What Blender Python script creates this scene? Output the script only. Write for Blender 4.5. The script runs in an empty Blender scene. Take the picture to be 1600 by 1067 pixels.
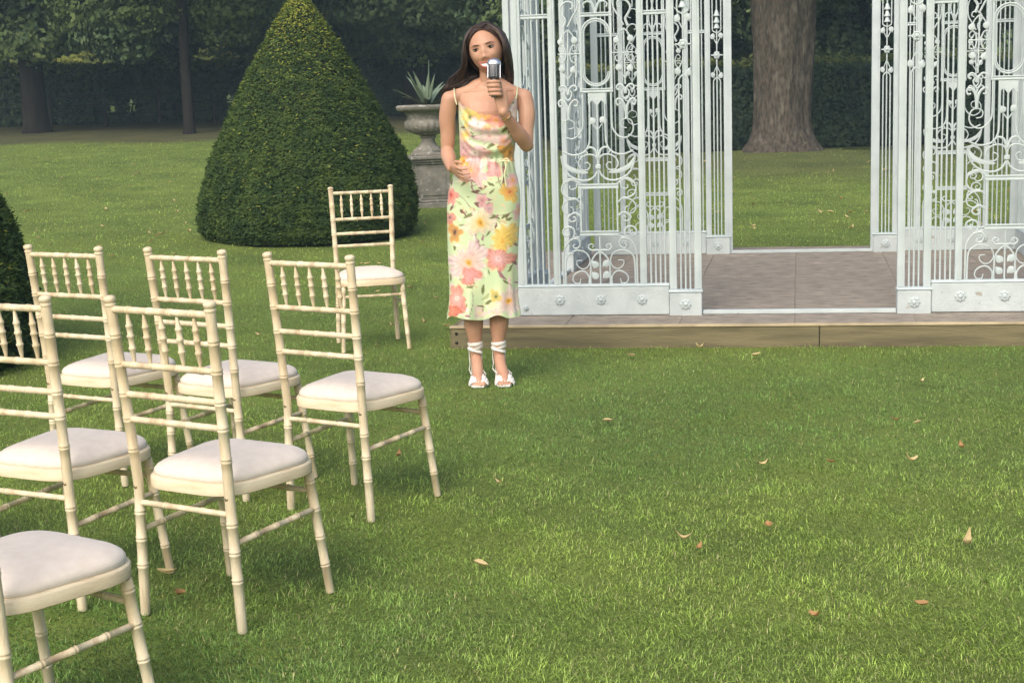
import bpy, math, random
import numpy as np
from mathutils import Vector, Matrix

rng = np.random.default_rng(7)
random.seed(7)
SC = bpy.context.scene
COL = SC.collection
R = math.radians

# ------------------------------------------------------------------ camera
CF, CP, CR, CH = 2365.0, 0.1616, 0.03096, 1.4323      # focal (px of 1600), pitch down, roll, height
cam_d = bpy.data.cameras.new('camera')
cam = bpy.data.objects.new('camera', cam_d); COL.objects.link(cam)
cam_d.sensor_width = 36.0; cam_d.lens = CF / 1600 * 36.0
cam_d.clip_start = 0.05; cam_d.clip_end = 1500
cam.matrix_world = (Matrix.Translation((0, 0, CH)) @ Matrix.Rotation(math.pi/2 - CP, 4, 'X') @ Matrix.Rotation(-CR, 4, 'Z'))
SC.camera = cam
SC.render.resolution_x = 1024; SC.render.resolution_y = 682

# ------------------------------------------------------------------ light
SUN_EL, SUN_AZ = 43.0, 203.0     # azimuth clockwise from +Y: behind the camera, a little left
world = bpy.data.worlds.new('World'); SC.world = world; world.use_nodes = True
wn = world.node_tree.nodes; wl = world.node_tree.links
bg = wn['Background']
sky = wn.new('ShaderNodeTexSky'); sky.sky_type = 'NISHITA'; sky.sun_disc = False
sky.sun_elevation = R(SUN_EL); sky.sun_rotation = R(SUN_AZ)
sky.air_density = 1.0; sky.dust_density = 6.0; sky.ozone_density = 0.6
wl.new(sky.outputs[0], bg.inputs[0]); bg.inputs[1].default_value = 0.15
sl = bpy.data.lights.new('sun', 'SUN'); sl.energy = 1.0; sl.angle = R(40); sl.color = (1.0, 0.96, 0.91)
so = bpy.data.objects.new('sun', sl); COL.objects.link(so)
sd = Vector((math.sin(R(SUN_AZ))*math.cos(R(SUN_EL)), math.cos(R(SUN_AZ))*math.cos(R(SUN_EL)), math.sin(R(SUN_EL))))
so.rotation_euler = sd.to_track_quat('Z', 'Y').to_euler()
SC.view_settings.view_transform = 'Standard'; SC.view_settings.look = 'None'
SC.view_settings.gamma = 1; SC.view_settings.use_curve_mapping = False
SC.view_settings.exposure = 0.46

# ------------------------------------------------------------------ materials
def mat(name, c1, c2=None, scale=5.0, rough=0.7, bump=0.0, bscale=40.0, spec=0.3, stretch=(1,1,1), metal=0.0,
        c3=None, scale3=1.0, trans=0.0, w=0.5, detail=4, thr=(0.35, 0.65), thr3=(0.5, 0.7), attr=None, coord='Object', sheen=0.0):
    m = bpy.data.materials.new(name); m.use_nodes = True
    nt = m.node_tree; N = nt.nodes; L = nt.links
    b = N['Principled BSDF']
    b.inputs['Roughness'].default_value = rough
    b.inputs['Specular IOR Level'].default_value = spec
    b.inputs['Metallic'].default_value = metal
    if sheen: b.inputs['Sheen Weight'].default_value = sheen
    tc = N.new('ShaderNodeTexCoord'); mp = N.new('ShaderNodeMapping')
    mp.inputs['Scale'].default_value = stretch
    L.new(tc.outputs[coord], mp.inputs['Vector'])
    col = None
    if attr:
        a = N.new('ShaderNodeAttribute'); a.attribute_name = attr; col = a.outputs['Color']
    if c2 is not None:
        n = N.new('ShaderNodeTexNoise'); n.inputs['Scale'].default_value = scale; n.inputs['Detail'].default_value = detail
        L.new(mp.outputs[0], n.inputs['Vector'])
        r = N.new('ShaderNodeMapRange'); r.inputs[1].default_value = thr[0]; r.inputs[2].default_value = thr[1]
        L.new(n.outputs[0], r.inputs[0])
        mx = N.new('ShaderNodeMix'); mx.data_type = 'RGBA'
        L.new(r.outputs[0], mx.inputs[0])
        mx.inputs[6].default_value = (*c1, 1); mx.inputs[7].default_value = (*c2, 1)
        if col is not None:
            mm = N.new('ShaderNodeMix'); mm.data_type = 'RGBA'; mm.blend_type = 'MULTIPLY'; mm.inputs[0].default_value = 1
            L.new(col, mm.inputs[6]); L.new(mx.outputs[2], mm.inputs[7]); col = mm.outputs[2]
        else: col = mx.outputs[2]
    if c3 is not None:
        n = N.new('ShaderNodeTexNoise'); n.inputs['Scale'].default_value = scale3; n.inputs['Detail'].default_value = 5
        L.new(mp.outputs[0], n.inputs['Vector'])
        r = N.new('ShaderNodeMapRange'); r.inputs[1].default_value = thr3[0]; r.inputs[2].default_value = thr3[1]
        L.new(n.outputs[0], r.inputs[0])
        mx = N.new('ShaderNodeMix'); mx.data_type = 'RGBA'
        L.new(r.outputs[0], mx.inputs[0])
        if col is None: mx.inputs[6].default_value = (*c1, 1)
        else: L.new(col, mx.inputs[6])
        mx.inputs[7].default_value = (*c3, 1); col = mx.outputs[2]
    if col is None: b.inputs['Base Color'].default_value = (*c1, 1)
    else: L.new(col, b.inputs['Base Color'])
    if bump:
        n = N.new('ShaderNodeTexNoise'); n.inputs['Scale'].default_value = bscale; n.inputs['Detail'].default_value = 6
        L.new(mp.outputs[0], n.inputs['Vector'])
        bp = N.new('ShaderNodeBump'); bp.inputs['Strength'].default_value = bump; bp.inputs['Distance'].default_value = 0.02
        L.new(n.outputs[0], bp.inputs['Height']); L.new(bp.outputs[0], b.inputs['Normal'])
    if trans:
        t = N.new('ShaderNodeBsdfTranslucent'); ms = N.new('ShaderNodeMixShader'); ms.inputs[0].default_value = trans
        if col is not None: L.new(col, t.inputs[0])
        else: t.inputs[0].default_value = (*c1, 1)
        L.new(b.outputs[0], ms.inputs[1]); L.new(t.outputs[0], ms.inputs[2])
        L.new(ms.outputs[0], N['Material Output'].inputs[0])
    return m

M = {}
M['lawn'] = mat('lawn_soil', attr='tint', c1=(0.135,0.195,0.038), c2=(0.095,0.150,0.030), scale=1.2, rough=0.95, bump=0.5, bscale=60)
M['grass'] = mat('grass_blades', (1,1,1), rough=0.42, spec=0.45, attr='tint', trans=0.3, c2=None)
M['chair'] = mat('limewashed_wood', (0.73,0.655,0.48), (0.60,0.50,0.33), 9, 0.5, 0.15, 60, 0.35, (3,3,0.5), c3=(0.40,0.26,0.15), scale3=7, thr3=(0.56,0.76))
M['chair_frame'] = mat('limewashed_seat_frame', (0.73,0.655,0.48), (0.62,0.52,0.35), 6, 0.5, 0.15, 60, 0.35, (1,1,5), c3=(0.42,0.28,0.17), scale3=5, thr3=(0.60,0.76))
M['cushion'] = mat('cream_cushion_cloth', (0.73,0.665,0.59), (0.68,0.61,0.535), 30, 0.9, 0.12, 300, 0.15, sheen=0.2)
M['brass'] = mat('dull_bolt_metal', (0.35,0.28,0.18), rough=0.4, metal=0.8)
M['iron'] = mat('pale_painted_iron', (0.50,0.575,0.59), (0.43,0.505,0.52), 6, 0.5, 0.12, 50, 0.35, c3=(0.36,0.37,0.34), scale3=7, thr3=(0.66,0.78))
M['sill'] = mat('chipped_paint', (0.50,0.57,0.58), (0.43,0.495,0.51), 9, 0.6, 0.2, 60, 0.3, c3=(0.36,0.35,0.32), scale3=16, thr3=(0.68,0.72))
M['slab'] = mat('weathered_slab', (0.36,0.315,0.26), (0.215,0.19,0.16), 9, 0.85, 0.7, 35, 0.25, (1,2.6,1), c3=(0.34,0.31,0.27), scale3=22, thr3=(0.52,0.68))
M['mortar'] = mat('pale_mortar', (0.30,0.265,0.22), (0.20,0.18,0.15), 20, 0.95, 0.3, 60)
M['board'] = mat('timber_board', (0.205,0.180,0.105), (0.13,0.118,0.07), 4, 0.85, 0.3, 30, 0.2, (0.6,6,6), c3=(0.10,0.085,0.06), scale3=2.5, thr3=(0.58,0.74))
M['board_top'] = mat('timber_edge', (0.50,0.42,0.27), (0.36,0.30,0.20), 8, 0.8, 0.2, 40)
M['black'] = mat('black_iron', (0.015,0.015,0.017), rough=0.5)
M['stone'] = mat('mottled_stone', (0.27,0.26,0.225), (0.17,0.17,0.145), 7, 0.95, 0.6, 30, 0.15, c3=(0.42,0.41,0.37), scale3=16, thr3=(0.60,0.70))
M['agave'] = mat('agave_leaf', (0.22,0.285,0.20), (0.14,0.20,0.14), 5, 0.5, 0.05, 20)
M['soil'] = mat('dark_soil', (0.05,0.035,0.025), rough=1)
M['bark'] = mat('grey_brown_bark', (0.105,0.092,0.075), (0.045,0.040,0.034), 9, 0.95, 1.0, 20, 0.1, (2.4,2.4,0.8), c3=(0.165,0.155,0.13), scale3=3.0, thr3=(0.56,0.74))
M['bark_dark'] = mat('dark_bark', (0.030,0.026,0.024), (0.018,0.016,0.015), 5, 0.95, 0.8, 14, 0.1, (2,2,0.4))
M['yew'] = mat('yew_needles', (0.032,0.066,0.022), (0.070,0.115,0.028), 6, 0.75, spec=0.15, trans=0.08, c3=(0.085,0.115,0.028), scale3=1.1, thr3=(0.62,0.80))
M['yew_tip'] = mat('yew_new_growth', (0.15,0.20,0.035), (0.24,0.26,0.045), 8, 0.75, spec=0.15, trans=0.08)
M['yew_core'] = mat('yew_core_painted_shade', (0.014,0.024,0.012), (0.024,0.03,0.015), 12, 0.95, 0.8, 20)  # near-black colour stands in for shade inside yews, hedges and wood
M['leafA'] = mat('tree_leaf_mid', (0.105,0.165,0.070), (0.185,0.245,0.09), 0.8, 0.8, spec=0.1, trans=0.2)
M['leafB'] = mat('tree_leaf_dark', (0.082,0.140,0.075), (0.14,0.195,0.09), 0.9, 0.8, spec=0.1, trans=0.15)
M['leafC'] = mat('bush_leaf_painted_sun', (0.20,0.24,0.055), (0.30,0.32,0.08), 0.8, 0.8, spec=0.1, trans=0.25)  # bush foliage, sunlight put into the paler colour
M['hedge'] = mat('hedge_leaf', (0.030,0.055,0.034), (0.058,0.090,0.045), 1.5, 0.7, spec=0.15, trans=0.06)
M['hedge_top'] = mat('hedge_top_painted_light', (0.22,0.26,0.08), (0.13,0.17,0.055), 2, 0.7, spec=0.15, trans=0.15)  # paler hedge leaf, light falling on the top put into the colour
M['fallen'] = mat('pale_dry_leaf', (0.60,0.50,0.26), (0.42,0.33,0.16), 30, 0.7, trans=0.15)
M['fallen_o'] = mat('orange_dry_leaf', (0.42,0.26,0.11), (0.30,0.175,0.075), 30, 0.7, trans=0.15)
M['rail'] = mat('dark_fence_iron', (0.02,0.02,0.022), rough=0.7)
M['litter'] = mat('leaf_litter', (0.105,0.080,0.044), (0.065,0.058,0.030), 3, 1.0, 0.6, 20, c3=(0.085,0.11,0.032), scale3=0.8)

def skin_mat():
    m = mat('skin', (0.53,0.315,0.215), (0.47,0.26,0.175), 9, 0.45, 0.04, 120, 0.35)
    b = m.node_tree.nodes['Principled BSDF']
    b.inputs['Subsurface Weight'].default_value = 0.15
    b.inputs['Subsurface Radius'].default_value = (0.02, 0.008, 0.004)
    b.inputs['Subsurface Scale'].default_value = 0.3
    return m
M['skin'] = skin_mat()
M['dress'] = mat('floral_print_satin', (1,1,1), rough=0.36, spec=0.4, attr='tint', sheen=0.2)
M['strap'] = mat('pale_green_satin', (0.62,0.66,0.42), rough=0.45)
M['hair'] = mat('dark_brown_hair', (0.020,0.012,0.009), (0.060,0.036,0.026), 14, 0.36, spec=0.5, stretch=(4,4,0.6))
M['brow'] = mat('brow_hair', (0.022,0.013,0.009), rough=0.7)
M['eye_w'] = mat('eye_white', (0.62,0.58,0.55), rough=0.3)
M['eye_d'] = mat('eye_dark', (0.012,0.008,0.006), rough=0.25)
M['lip'] = mat('lip', (0.42,0.12,0.10), rough=0.35)
M['teeth'] = mat('teeth', (0.82,0.80,0.76), rough=0.3)
M['mouth'] = mat('mouth_inside', (0.05,0.012,0.010), rough=0.6)
M['shoe'] = mat('white_shoe_satin', (0.80,0.79,0.76), (0.70,0.69,0.66), 25, 0.5, 0.1, 60)
M['gold'] = mat('gold_bangle', (0.75,0.55,0.28), rough=0.25, metal=1.0)
M['chrome'] = mat('chrome', (0.80,0.80,0.82), rough=0.22, metal=1.0)
M['gun'] = mat('dark_grille_metal', (0.16,0.165,0.18), rough=0.38, metal=0.85)
M['pearl'] = mat('pearl', (0.85,0.82,0.78), rough=0.2)

# ------------------------------------------------------------------ mesh helpers
class MB:
    def __init__(s): s.v = []; s.f = []; s.m = []; s.mi = 0
    def add(s, V, F):
        o = len(s.v); s.v += [tuple(map(float, p)) for p in V]; s.f += [tuple(i+o for i in f) for f in F]; s.m += [s.mi]*len(F)
    def box(s, x0,x1,y0,y1,z0,z1, bev=0.0):
        if bev <= 0:
            V=[(x,y,z) for z in (z0,z1) for y in (y0,y1) for x in (x0,x1)]
            F=[(0,2,3,1),(4,5,7,6),(0,1,5,4),(2,6,7,3),(0,4,6,2),(1,3,7,5)]
            s.add(V,F); return
        b=bev   # chamfered box: top and bottom loops inset
        def ring(i,z): return [(x0+i,y0,z),(x1-i,y0,z),(x1,y0+i,z),(x1,y1-i,z),(x1-i,y1,z),(x0+i,y1,z),(x0,y1-i,z),(x0,y0+i,z)]
        def inset(z): return [(x0+b,y0+b,z),(x1-b,y0+b,z),(x1-b,y0+b,z),(x1-b,y1-b,z),(x1-b,y1-b,z),(x0+b,y1-b,z),(x0+b,y1-b,z),(x0+b,y0+b,z)]
        V=[(x0+b,y0+b,z0),(x1-b,y0+b,z0),(x1-b,y1-b,z0),(x0+b,y1-b,z0)]+ring(b,z0+b)+ring(b,z1-b)+[(x0+b,y0+b,z1),(x1-b,y0+b,z1),(x1-b,y1-b,z1),(x0+b,y1-b,z1)]
        F=[(3,2,1,0),(20,21,22,23)]
        for i in range(8):
            j=(i+1)%8; F.append((4+i,4+j,12+j,12+i))
        c=[0,1,1,2,2,3,3,0]
        for i in range(8):
            j=(i+1)%8
            a0,a1=c[i],c[j]
            if a0==a1: F.append((a0,4+j,4+i)); F.append((12+i,12+j,20+a0))
            else: F.append((a0,a1,4+j,4+i)); F.append((12+i,12+j,20+a1,20+a0))
        s.add(V,F)
    def tube(s, P, r, n=8, cap=True, flat=None, up=None):
        P=[Vector(p) for p in P]; k=len(P)
        rr = r if hasattr(r,'__len__') else [r]*k
        T=[]
        for i in range(k):
            t=(P[min(i+1,k-1)]-P[max(i-1,0)])
            T.append(t.normalized() if t.length>1e-9 else (T[-1] if T else Vector((0,0,1))))
        ref = Vector(up) if up else (Vector((0,1,0)) if abs(T[0].y)<0.9 else Vector((1,0,0)))
        u=(ref - T[0]*ref.dot(T[0])).normalized()
        V=[];F=[]
        for i in range(k):
            u=(u-T[i]*u.dot(T[i])).normalized(); w=T[i].cross(u)
            for j in range(n):
                a=2*math.pi*j/n
                fx = 1.0 if flat is None else flat
                V.append(P[i]+(u*math.cos(a)*fx+w*math.sin(a))*rr[i])
        for i in range(k-1):
            for j in range(n):
                j2=(j+1)%n; F.append((i*n+j,i*n+j2,(i+1)*n+j2,(i+1)*n+j))
        if cap: F.append(tuple(range(n-1,-1,-1))); F.append(tuple((k-1)*n+j for j in range(n)))
        s.add(V,F)
    def lathe(s, prof, n=24, c=(0,0,0), mod=None, axis='z'):
        V=[];F=[];k=len(prof)
        for i,(r,z) in enumerate(prof):
            for j in range(n):
                a=2*math.pi*j/n
                q=r*(mod(i,a,z) if mod else 1)
                p=(q*math.cos(a),q*math.sin(a),z)
                if axis=='y': p=(p[0],-p[2],p[1])
                V.append((p[0]+c[0],p[1]+c[1],p[2]+c[2]))
        for i in range(k-1):
            for j in range(n):
                j2=(j+1)%n; F.append((i*n+j,i*n+j2,(i+1)*n+j2,(i+1)*n+j))
        F.append(tuple(range(n-1,-1,-1))); F.append(tuple((k-1)*n+j for j in range(n)))
        s.add(V,F)
    def build(s, name, m, parent=None, smooth=True, ang=40):
        me=bpy.data.meshes.new(name); me.from_pydata(s.v,[],s.f); me.validate()
        for x in (m if isinstance(m,(list,tuple)) else [m]): me.materials.append(x)
        if isinstance(m,(list,tuple)) and len(me.polygons)==len(s.m): me.polygons.foreach_set('material_index', s.m)
        me.update()
        if smooth:
            me.polygons.foreach_set('use_smooth',[True]*len(me.polygons))
            try: me.set_sharp_from_angle(angle=R(ang))
            except Exception: pass
        return link(name, me, parent)
def link(name, me, parent=None):
    o=bpy.data.objects.new(name, me); COL.objects.link(o)
    if parent is not None: o.parent=parent
    return o
def np_mesh(name, V, F, m, parent=None, smooth=False, color=None):
    V=np.asarray(V,np.float32); F=np.asarray(F,np.int32)
    me=bpy.data.meshes.new(name)
    nv=len(V); nf,k=F.shape
    me.vertices.add(nv); me.vertices.foreach_set('co',V.ravel())
    me.loops.add(nf*k); me.loops.foreach_set('vertex_index',F.ravel())
    me.polygons.add(nf); me.polygons.foreach_set('loop_start',np.arange(0,nf*k,k,dtype=np.int32))
    try: me.polygons.foreach_set('loop_total',np.full(nf,k,np.int32))
    except Exception: pass
    me.update(calc_edges=True)
    if smooth: me.polygons.foreach_set('use_smooth',np.ones(nf,bool))
    for x in (m if isinstance(m,(list,tuple)) else [m]): me.materials.append(x)
    if color is not None:
        a=me.color_attributes.new('tint','FLOAT_COLOR','POINT')
        c=np.ones((nv,4),np.float32); c[:,:3]=color; a.data.foreach_set('color',c.ravel())
    return link(name, me, parent)
def tag(o, label=None, cat=None, group=None, kind=None):
    if label: o['label']=label
    if cat: o['category']=cat
    if group: o['group']=group
    if kind: o['kind']=kind
    return o
def empty(name, loc, rz=0, parent=None):
    o=bpy.data.objects.new(name,None); COL.objects.link(o); o.location=loc; o.rotation_euler=(0,0,rz); o.empty_display_size=0.1
    if parent is not None: o.parent=parent
    return o
def copy_tree(o, parent=None):
    c=o.copy(); COL.objects.link(c); c.parent=parent
    for ch in list(o.children): copy_tree(ch,c)
    return c
def spline(P, n=6):
    P=[Vector(p) for p in P]; out=[]
    for i in range(len(P)-1):
        p0=P[max(i-1,0)];p1=P[i];p2=P[i+1];p3=P[min(i+2,len(P)-1)]
        for k in range(n):
            t=k/n
            out.append(0.5*((2*p1)+(p2-p0)*t+(2*p0-5*p1+4*p2-p3)*t*t+(3*p1-p0-3*p2+p3)*t**3))
    out.append(P[-1]); return out
def vnoise(x, y, s=0):      # cheap smooth noise, arrays in, about -1..1 out
    x=np.asarray(x,float); y=np.asarray(y,float)
    return (np.sin(x*1.7+s+1.3*np.sin(y*1.1+s*2))+np.sin(y*2.1+s*3+1.1*np.sin(x*1.3-s))+np.sin((x+y)*1.13+s*1.7)*0.8)/2.8

# ------------------------------------------------------------------ terrain
def terrain(x, y):
    x=np.asarray(x,float); y=np.asarray(y,float)
    side=np.clip((2.5-x)/4.5,0,1); side=side*side*(3-2*side)
    rise=np.clip(y-13,0,48)*0.0305
    mound=0.24*np.exp(-(((x-5.26)**2+(y-29)**2)/(2*1.9**2)))
    bump=0.012*vnoise(x*0.9,y*0.9,1.0)*np.clip((y-9)/6,0,1)
    return side*rise+mound+bump
def tz(x,y): return float(terrain(x,y))

xs=np.unique(np.concatenate([np.linspace(-150,-40,12),np.linspace(-40,-10,31),np.linspace(-10,12,89),np.linspace(12,40,29),np.linspace(40,150,12)]))
ys=np.unique(np.concatenate([np.linspace(-30,0,13),np.linspace(0,50,161),np.linspace(50,90,30),np.linspace(90,300,20)]))
X,Y=np.meshgrid(xs,ys); Z=terrain(X,Y)
V=np.stack([X.ravel(),Y.ravel(),Z.ravel()],1); nx=len(xs); ny=len(ys)
i,j=np.meshgrid(np.arange(nx-1),np.arange(ny-1)); q=(j*nx+i).ravel()
def sm01(t): t=np.clip(t,0,1); return t*t*(3-2*t)
def worn(x,y):      # 0 = lawn, 1 = bare leafy earth under the trees
    left=sm01((y-33.2-1.2*vnoise(x*.7,y*.3,3))/2.2)*sm01((3-x)/2)
    d=np.sqrt(((x-5.3)/8.2)**2+((y-31)/10.5)**2)+.10*vnoise(x*.8,y*.7,3)+.05*vnoise(x*2.3,y*1.9,1)
    right=sm01((1.0-d)/.60)*.62
    return np.maximum(np.maximum(left,right),sm01((y-38)/2))*sm01((50-y)/3)
wt=worn(X.ravel(),Y.ravel())[:,None]
mott=(1+.16*vnoise(V[:,0]*2.3,V[:,1]*1.7,2)+.12*vnoise(V[:,0]*5.1,V[:,1]*3.3,6))[:,None]*np.array([1.06,1,1])
wcol=mott*(1-wt)+np.array([0.66,0.46,0.95])*wt
tag(np_mesh('ground',V,np.stack([q,q+1,q+nx+1,q+nx],1),M['lawn'],smooth=True,color=wcol),kind='structure')
# bare leafy ground under the trees, a thin sheet on the lawn following its surface
def sheet(name, poly_fn, m, x0,x1,y0,y1, dz, step=0.5):
    gx=np.arange(x0,x1+step/2,step); gy=np.arange(y0,y1+step/2,step)
    A,B=np.meshgrid(gx,gy); keep=poly_fn((A[:-1,:-1]+A[1:,1:])/2,(B[:-1,:-1]+B[1:,1:])/2)
    V=np.stack([A.ravel(),B.ravel(),(terrain(A,B)+dz).ravel()],1)
    n=len(gx); i,j=np.meshgrid(np.arange(n-1),np.arange(len(gy)-1)); q=(j*n+i)[keep]
    return np_mesh(name,V,np.stack([q,q+1,q+n+1,q+n],1),m,smooth=True)

hz=bpy.data.materials.new('haze'); hz.use_nodes=True; hn=hz.node_tree.nodes; hn.remove(hn['Principled BSDF'])
pv=hn.new('ShaderNodeVolumePrincipled'); pv.inputs['Color'].default_value=(0.55,0.80,0.95,1); pv.inputs['Density'].default_value=0.0016
hz.node_tree.links.new(pv.outputs[0],hn['Material Output'].inputs['Volume'])
def litter2(x,y): return ((x-5.3)/7.5)**2+((y-30.5)/8.2)**2+.10*vnoise(x*1.3,y*1.1,3)<1
# ------------------------------------------------------------------ foliage generators
def leaf_quads(C, N, size, aspect=0.55, jitter=0.8):
    """bent diamond leaves (2 triangles as one quad) at centres C facing roughly N"""
    n=len(C)
    N=N+rng.normal(0,jitter,(n,3)); N/=np.linalg.norm(N,axis=1)[:,None]+1e-9
    A=rng.normal(0,1,(n,3)); A-=N*(A*N).sum(1)[:,None]; A/=np.linalg.norm(A,axis=1)[:,None]+1e-9
    B=np.cross(N,A)
    s=(size*rng.uniform(0.6,1.4,n))[:,None]
    V=np.stack([C-A*s, C+B*s*aspect+N*s*0.12, C+A*s, C-B*s*aspect+N*s*0.12],1).reshape(-1,3)
    F=np.arange(4*n).reshape(n,4)
    return V,F
def blob_crown(rad, cz, nb, per, size, br=(0.7,1.35), low=0.0, shell=0.55, mats=None, seed=0):
    global rng
    rng=np.random.default_rng(seed)
    Vs=[];Fs=[];Ms=[];o=0
    for b in range(nb):
        d=rng.normal(0,1,3); d/=np.linalg.norm(d)
        if d[2]<-0.1 and rng.random()<0.25: d[2]*=-1
        rr=rng.uniform(shell,1.0)
        c=np.array([d[0]*rad[0]*rr,d[1]*rad[1]*rr,cz+d[2]*rad[2]*rr])
        r=rng.uniform(*br)
        n=int(per*(r/1.0)**2)
        D=rng.normal(0,1,(n,3)); D/=np.linalg.norm(D,axis=1)[:,None]
        rad_=r*(1-0.35*rng.random(n)**2)*(1+0.18*np.sin(D[:,0]*7+b)+0.15*np.sin(D[:,2]*9+2*b))
        C=c+D*rad_[:,None]*np.array([1.1,1.1,0.72])
        C[:,2]-=0.10*(D[:,0]**2+D[:,1]**2)*r
        V,F=leaf_quads(C,D+np.array([0,0,0.5]),size,0.6,0.55)
        Vs.append(V);Fs.append(F+o);o+=len(V)
        Ms.append(np.full(n, 1 if rng.random()<0.3 else 0))
    return np.concatenate(Vs),np.concatenate(Fs),np.concatenate(Ms)
def crown_mesh(name, mats, **k):
    V,F,Mi=blob_crown(**k)
    o=np_mesh(name,V,F,mats)
    o.data.polygons.foreach_set('material_index',Mi.astype(np.int32))
    me=o.data; bpy.data.objects.remove(o); return me
crowns=[crown_mesh('crown',[M['leafA'],M['leafB']],rad=(4.6,4.6,4.3),cz=6.3,nb=85,per=1150,size=0.08,seed=1),
        crown_mesh('crown',[M['leafB'],M['leafA']],rad=(4.2,4.2,4.6),cz=6.6,nb=85,per=1150,size=0.08,seed=2),
        crown_mesh('crown',[M['leafA'],M['leafB']],rad=(3.9,3.9,4.0),cz=6.0,nb=75,per=1150,size=0.075,seed=3)]
def limb(mb, p0, d, L, r, n=6, wob=0.12, sides=8):
    P=[Vector(p0)]; d=Vector(d).normalized()
    for k in range(n):
        d=(d+Vector((random.uniform(-1,1),random.uniform(-1,1),random.uniform(-0.4,0.8)))*wob).normalized()
        P.append(P[-1]+d*L/n)
    mb.tube(P,[r*(1-0.8*k/n) for k in range(n+1)],sides)
    return P
def trunk_mesh(w, H, flare=1.5, nb=7, sides=18, seed=0, fork=None, taper=.35, fl=.42):
    random.seed(seed)
    mb=MB()
    k=28; r0=w/2
    V=[];F=[]
    for i in range(k+1):
        t=i/k; z=-0.25+t*(H+0.25)
        rr=r0*(1-taper*max(0,t-0.15))*(1+(flare-1)*math.exp(-max(z,0)/(w*fl)))
        for j in range(sides):
            a=2*math.pi*j/sides
            lobes=1+0.05*math.sin(a*5+seed+z*.25)+(.018*math.sin(a*13+2*math.sin(z*1.7))+.012*math.sin(a*21-z*2) if sides>20 else 0)+0.10*math.exp(-max(z,0)/(w*0.5))*math.sin(a*4+1.3+seed)+0.02*math.sin(a*3+z*2)
            V.append((rr*lobes*math.cos(a)+0.03*math.sin(z*0.9+seed)*w,rr*lobes*math.sin(a),z))
    for i in range(k):
        for j in range(sides):
            j2=(j+1)%sides; F.append((i*sides+j,i*sides+j2,(i+1)*sides+j2,(i+1)*sides+j))
    F.append(tuple(k*sides+j for j in range(sides)))
    mb.add(V,F)
    top=fork if fork else H
    for b in range(nb):
        a=2*math.pi*b/nb+random.uniform(-.4,.4)
        z=top*random.uniform(0.55,0.98) if not fork else top*random.uniform(0.95,1.25)
        limb(mb,(0,0,z),(math.cos(a),math.sin(a),random.uniform(0.5,1.3)),random.uniform(3,4.5),r0*random.uniform(0.28,0.5),7)
    return mb
def tree(x,y,w,H,ci,label,sc=1.0,rot=0.0,zoff=0.0,flare=1.5,group=None,barkm='bark_dark',cscale=1.0):
    t=empty('tree',(x,y,tz(x,y)),rot)
    tag(t,label,'tree',group)
    trunk_mesh(w,H,flare,seed=int(x*10)%97).build('trunk',M[barkm],t,ang=60)
    c=link('crown',crowns[ci],t); c.location=(0,0,zoff+.35); c.scale=(sc,sc,sc*cscale)
    return t
G='trees behind the lawn'
tree(-12.25,40,0.62,6.5,0,'broad dark tree with thick trunk at the far left, in front of the hedge',1.0,0.3,-0.35,1.35,G)
tree(-7.64,37,0.27,6.0,2,'slim straight trunked tree in front of the hedge left of the large clipped cone',0.92,1.9,-0.15,1.2,G)
tree(-2.45,43,0.78,6.5,1,'dark thick trunked tree at the hedge just behind the stone urn',1.0,4.0,-0.5,1.3,G)
tree(-10.6,50,0.55,6.0,1,'twin of dark trunks standing beyond the left hedge, seen over its top',1.05,2.2,-0.5,1.3,G)
tree(-17.2,45,0.5,6.5,1,'dark leafy tree at the left edge of the photo behind the fence',1.05,5.1,-0.7,1.3,G)
tree(-5.6,47.5,0.4,6.5,0,'leafy tree beyond the hedge right behind the tip of the clipped cone',1.0,0.9,-0.9,1.3,G)
tree(1.6,41,0.5,6.5,0,'leafy tree behind the left ornate panel of the iron gazebo',1.0,3.3,-0.3,1.3,G)
tree(9.6,41.5,0.5,6.5,1,'dark tree with low hanging leaves right of the big trunk, beyond the hedge',1.0,2.7,-0.35,1.3,G)
tree(5.2,44,0.5,6.5,0,'leafy tree beyond the hedge directly behind the big grey trunk',1.0,1.2,-0.5,1.3,G)
tree(14.8,44,0.5,6.5,2,'leafy tree behind the right ornate panel of the iron gazebo',1.05,4.4,-0.2,1.3,G)
# the big trunk seen through the gazebo
bt=empty('tree',(5.26,29,tz(5.26,29)-0.05),0.4)
tag(bt,'massive grey brown tree trunk with flared base seen through the gazebo opening','tree')
trunk_mesh(1.03,4.2,1.62,7,84,5,fork=3.0,taper=-.25,fl=.24).build('trunk',M['bark'],bt,ang=60)
c=link('crown',crowns[1],bt); c.location=(0,0,2.4); c.scale=(1.15,1.15,1.0)

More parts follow.
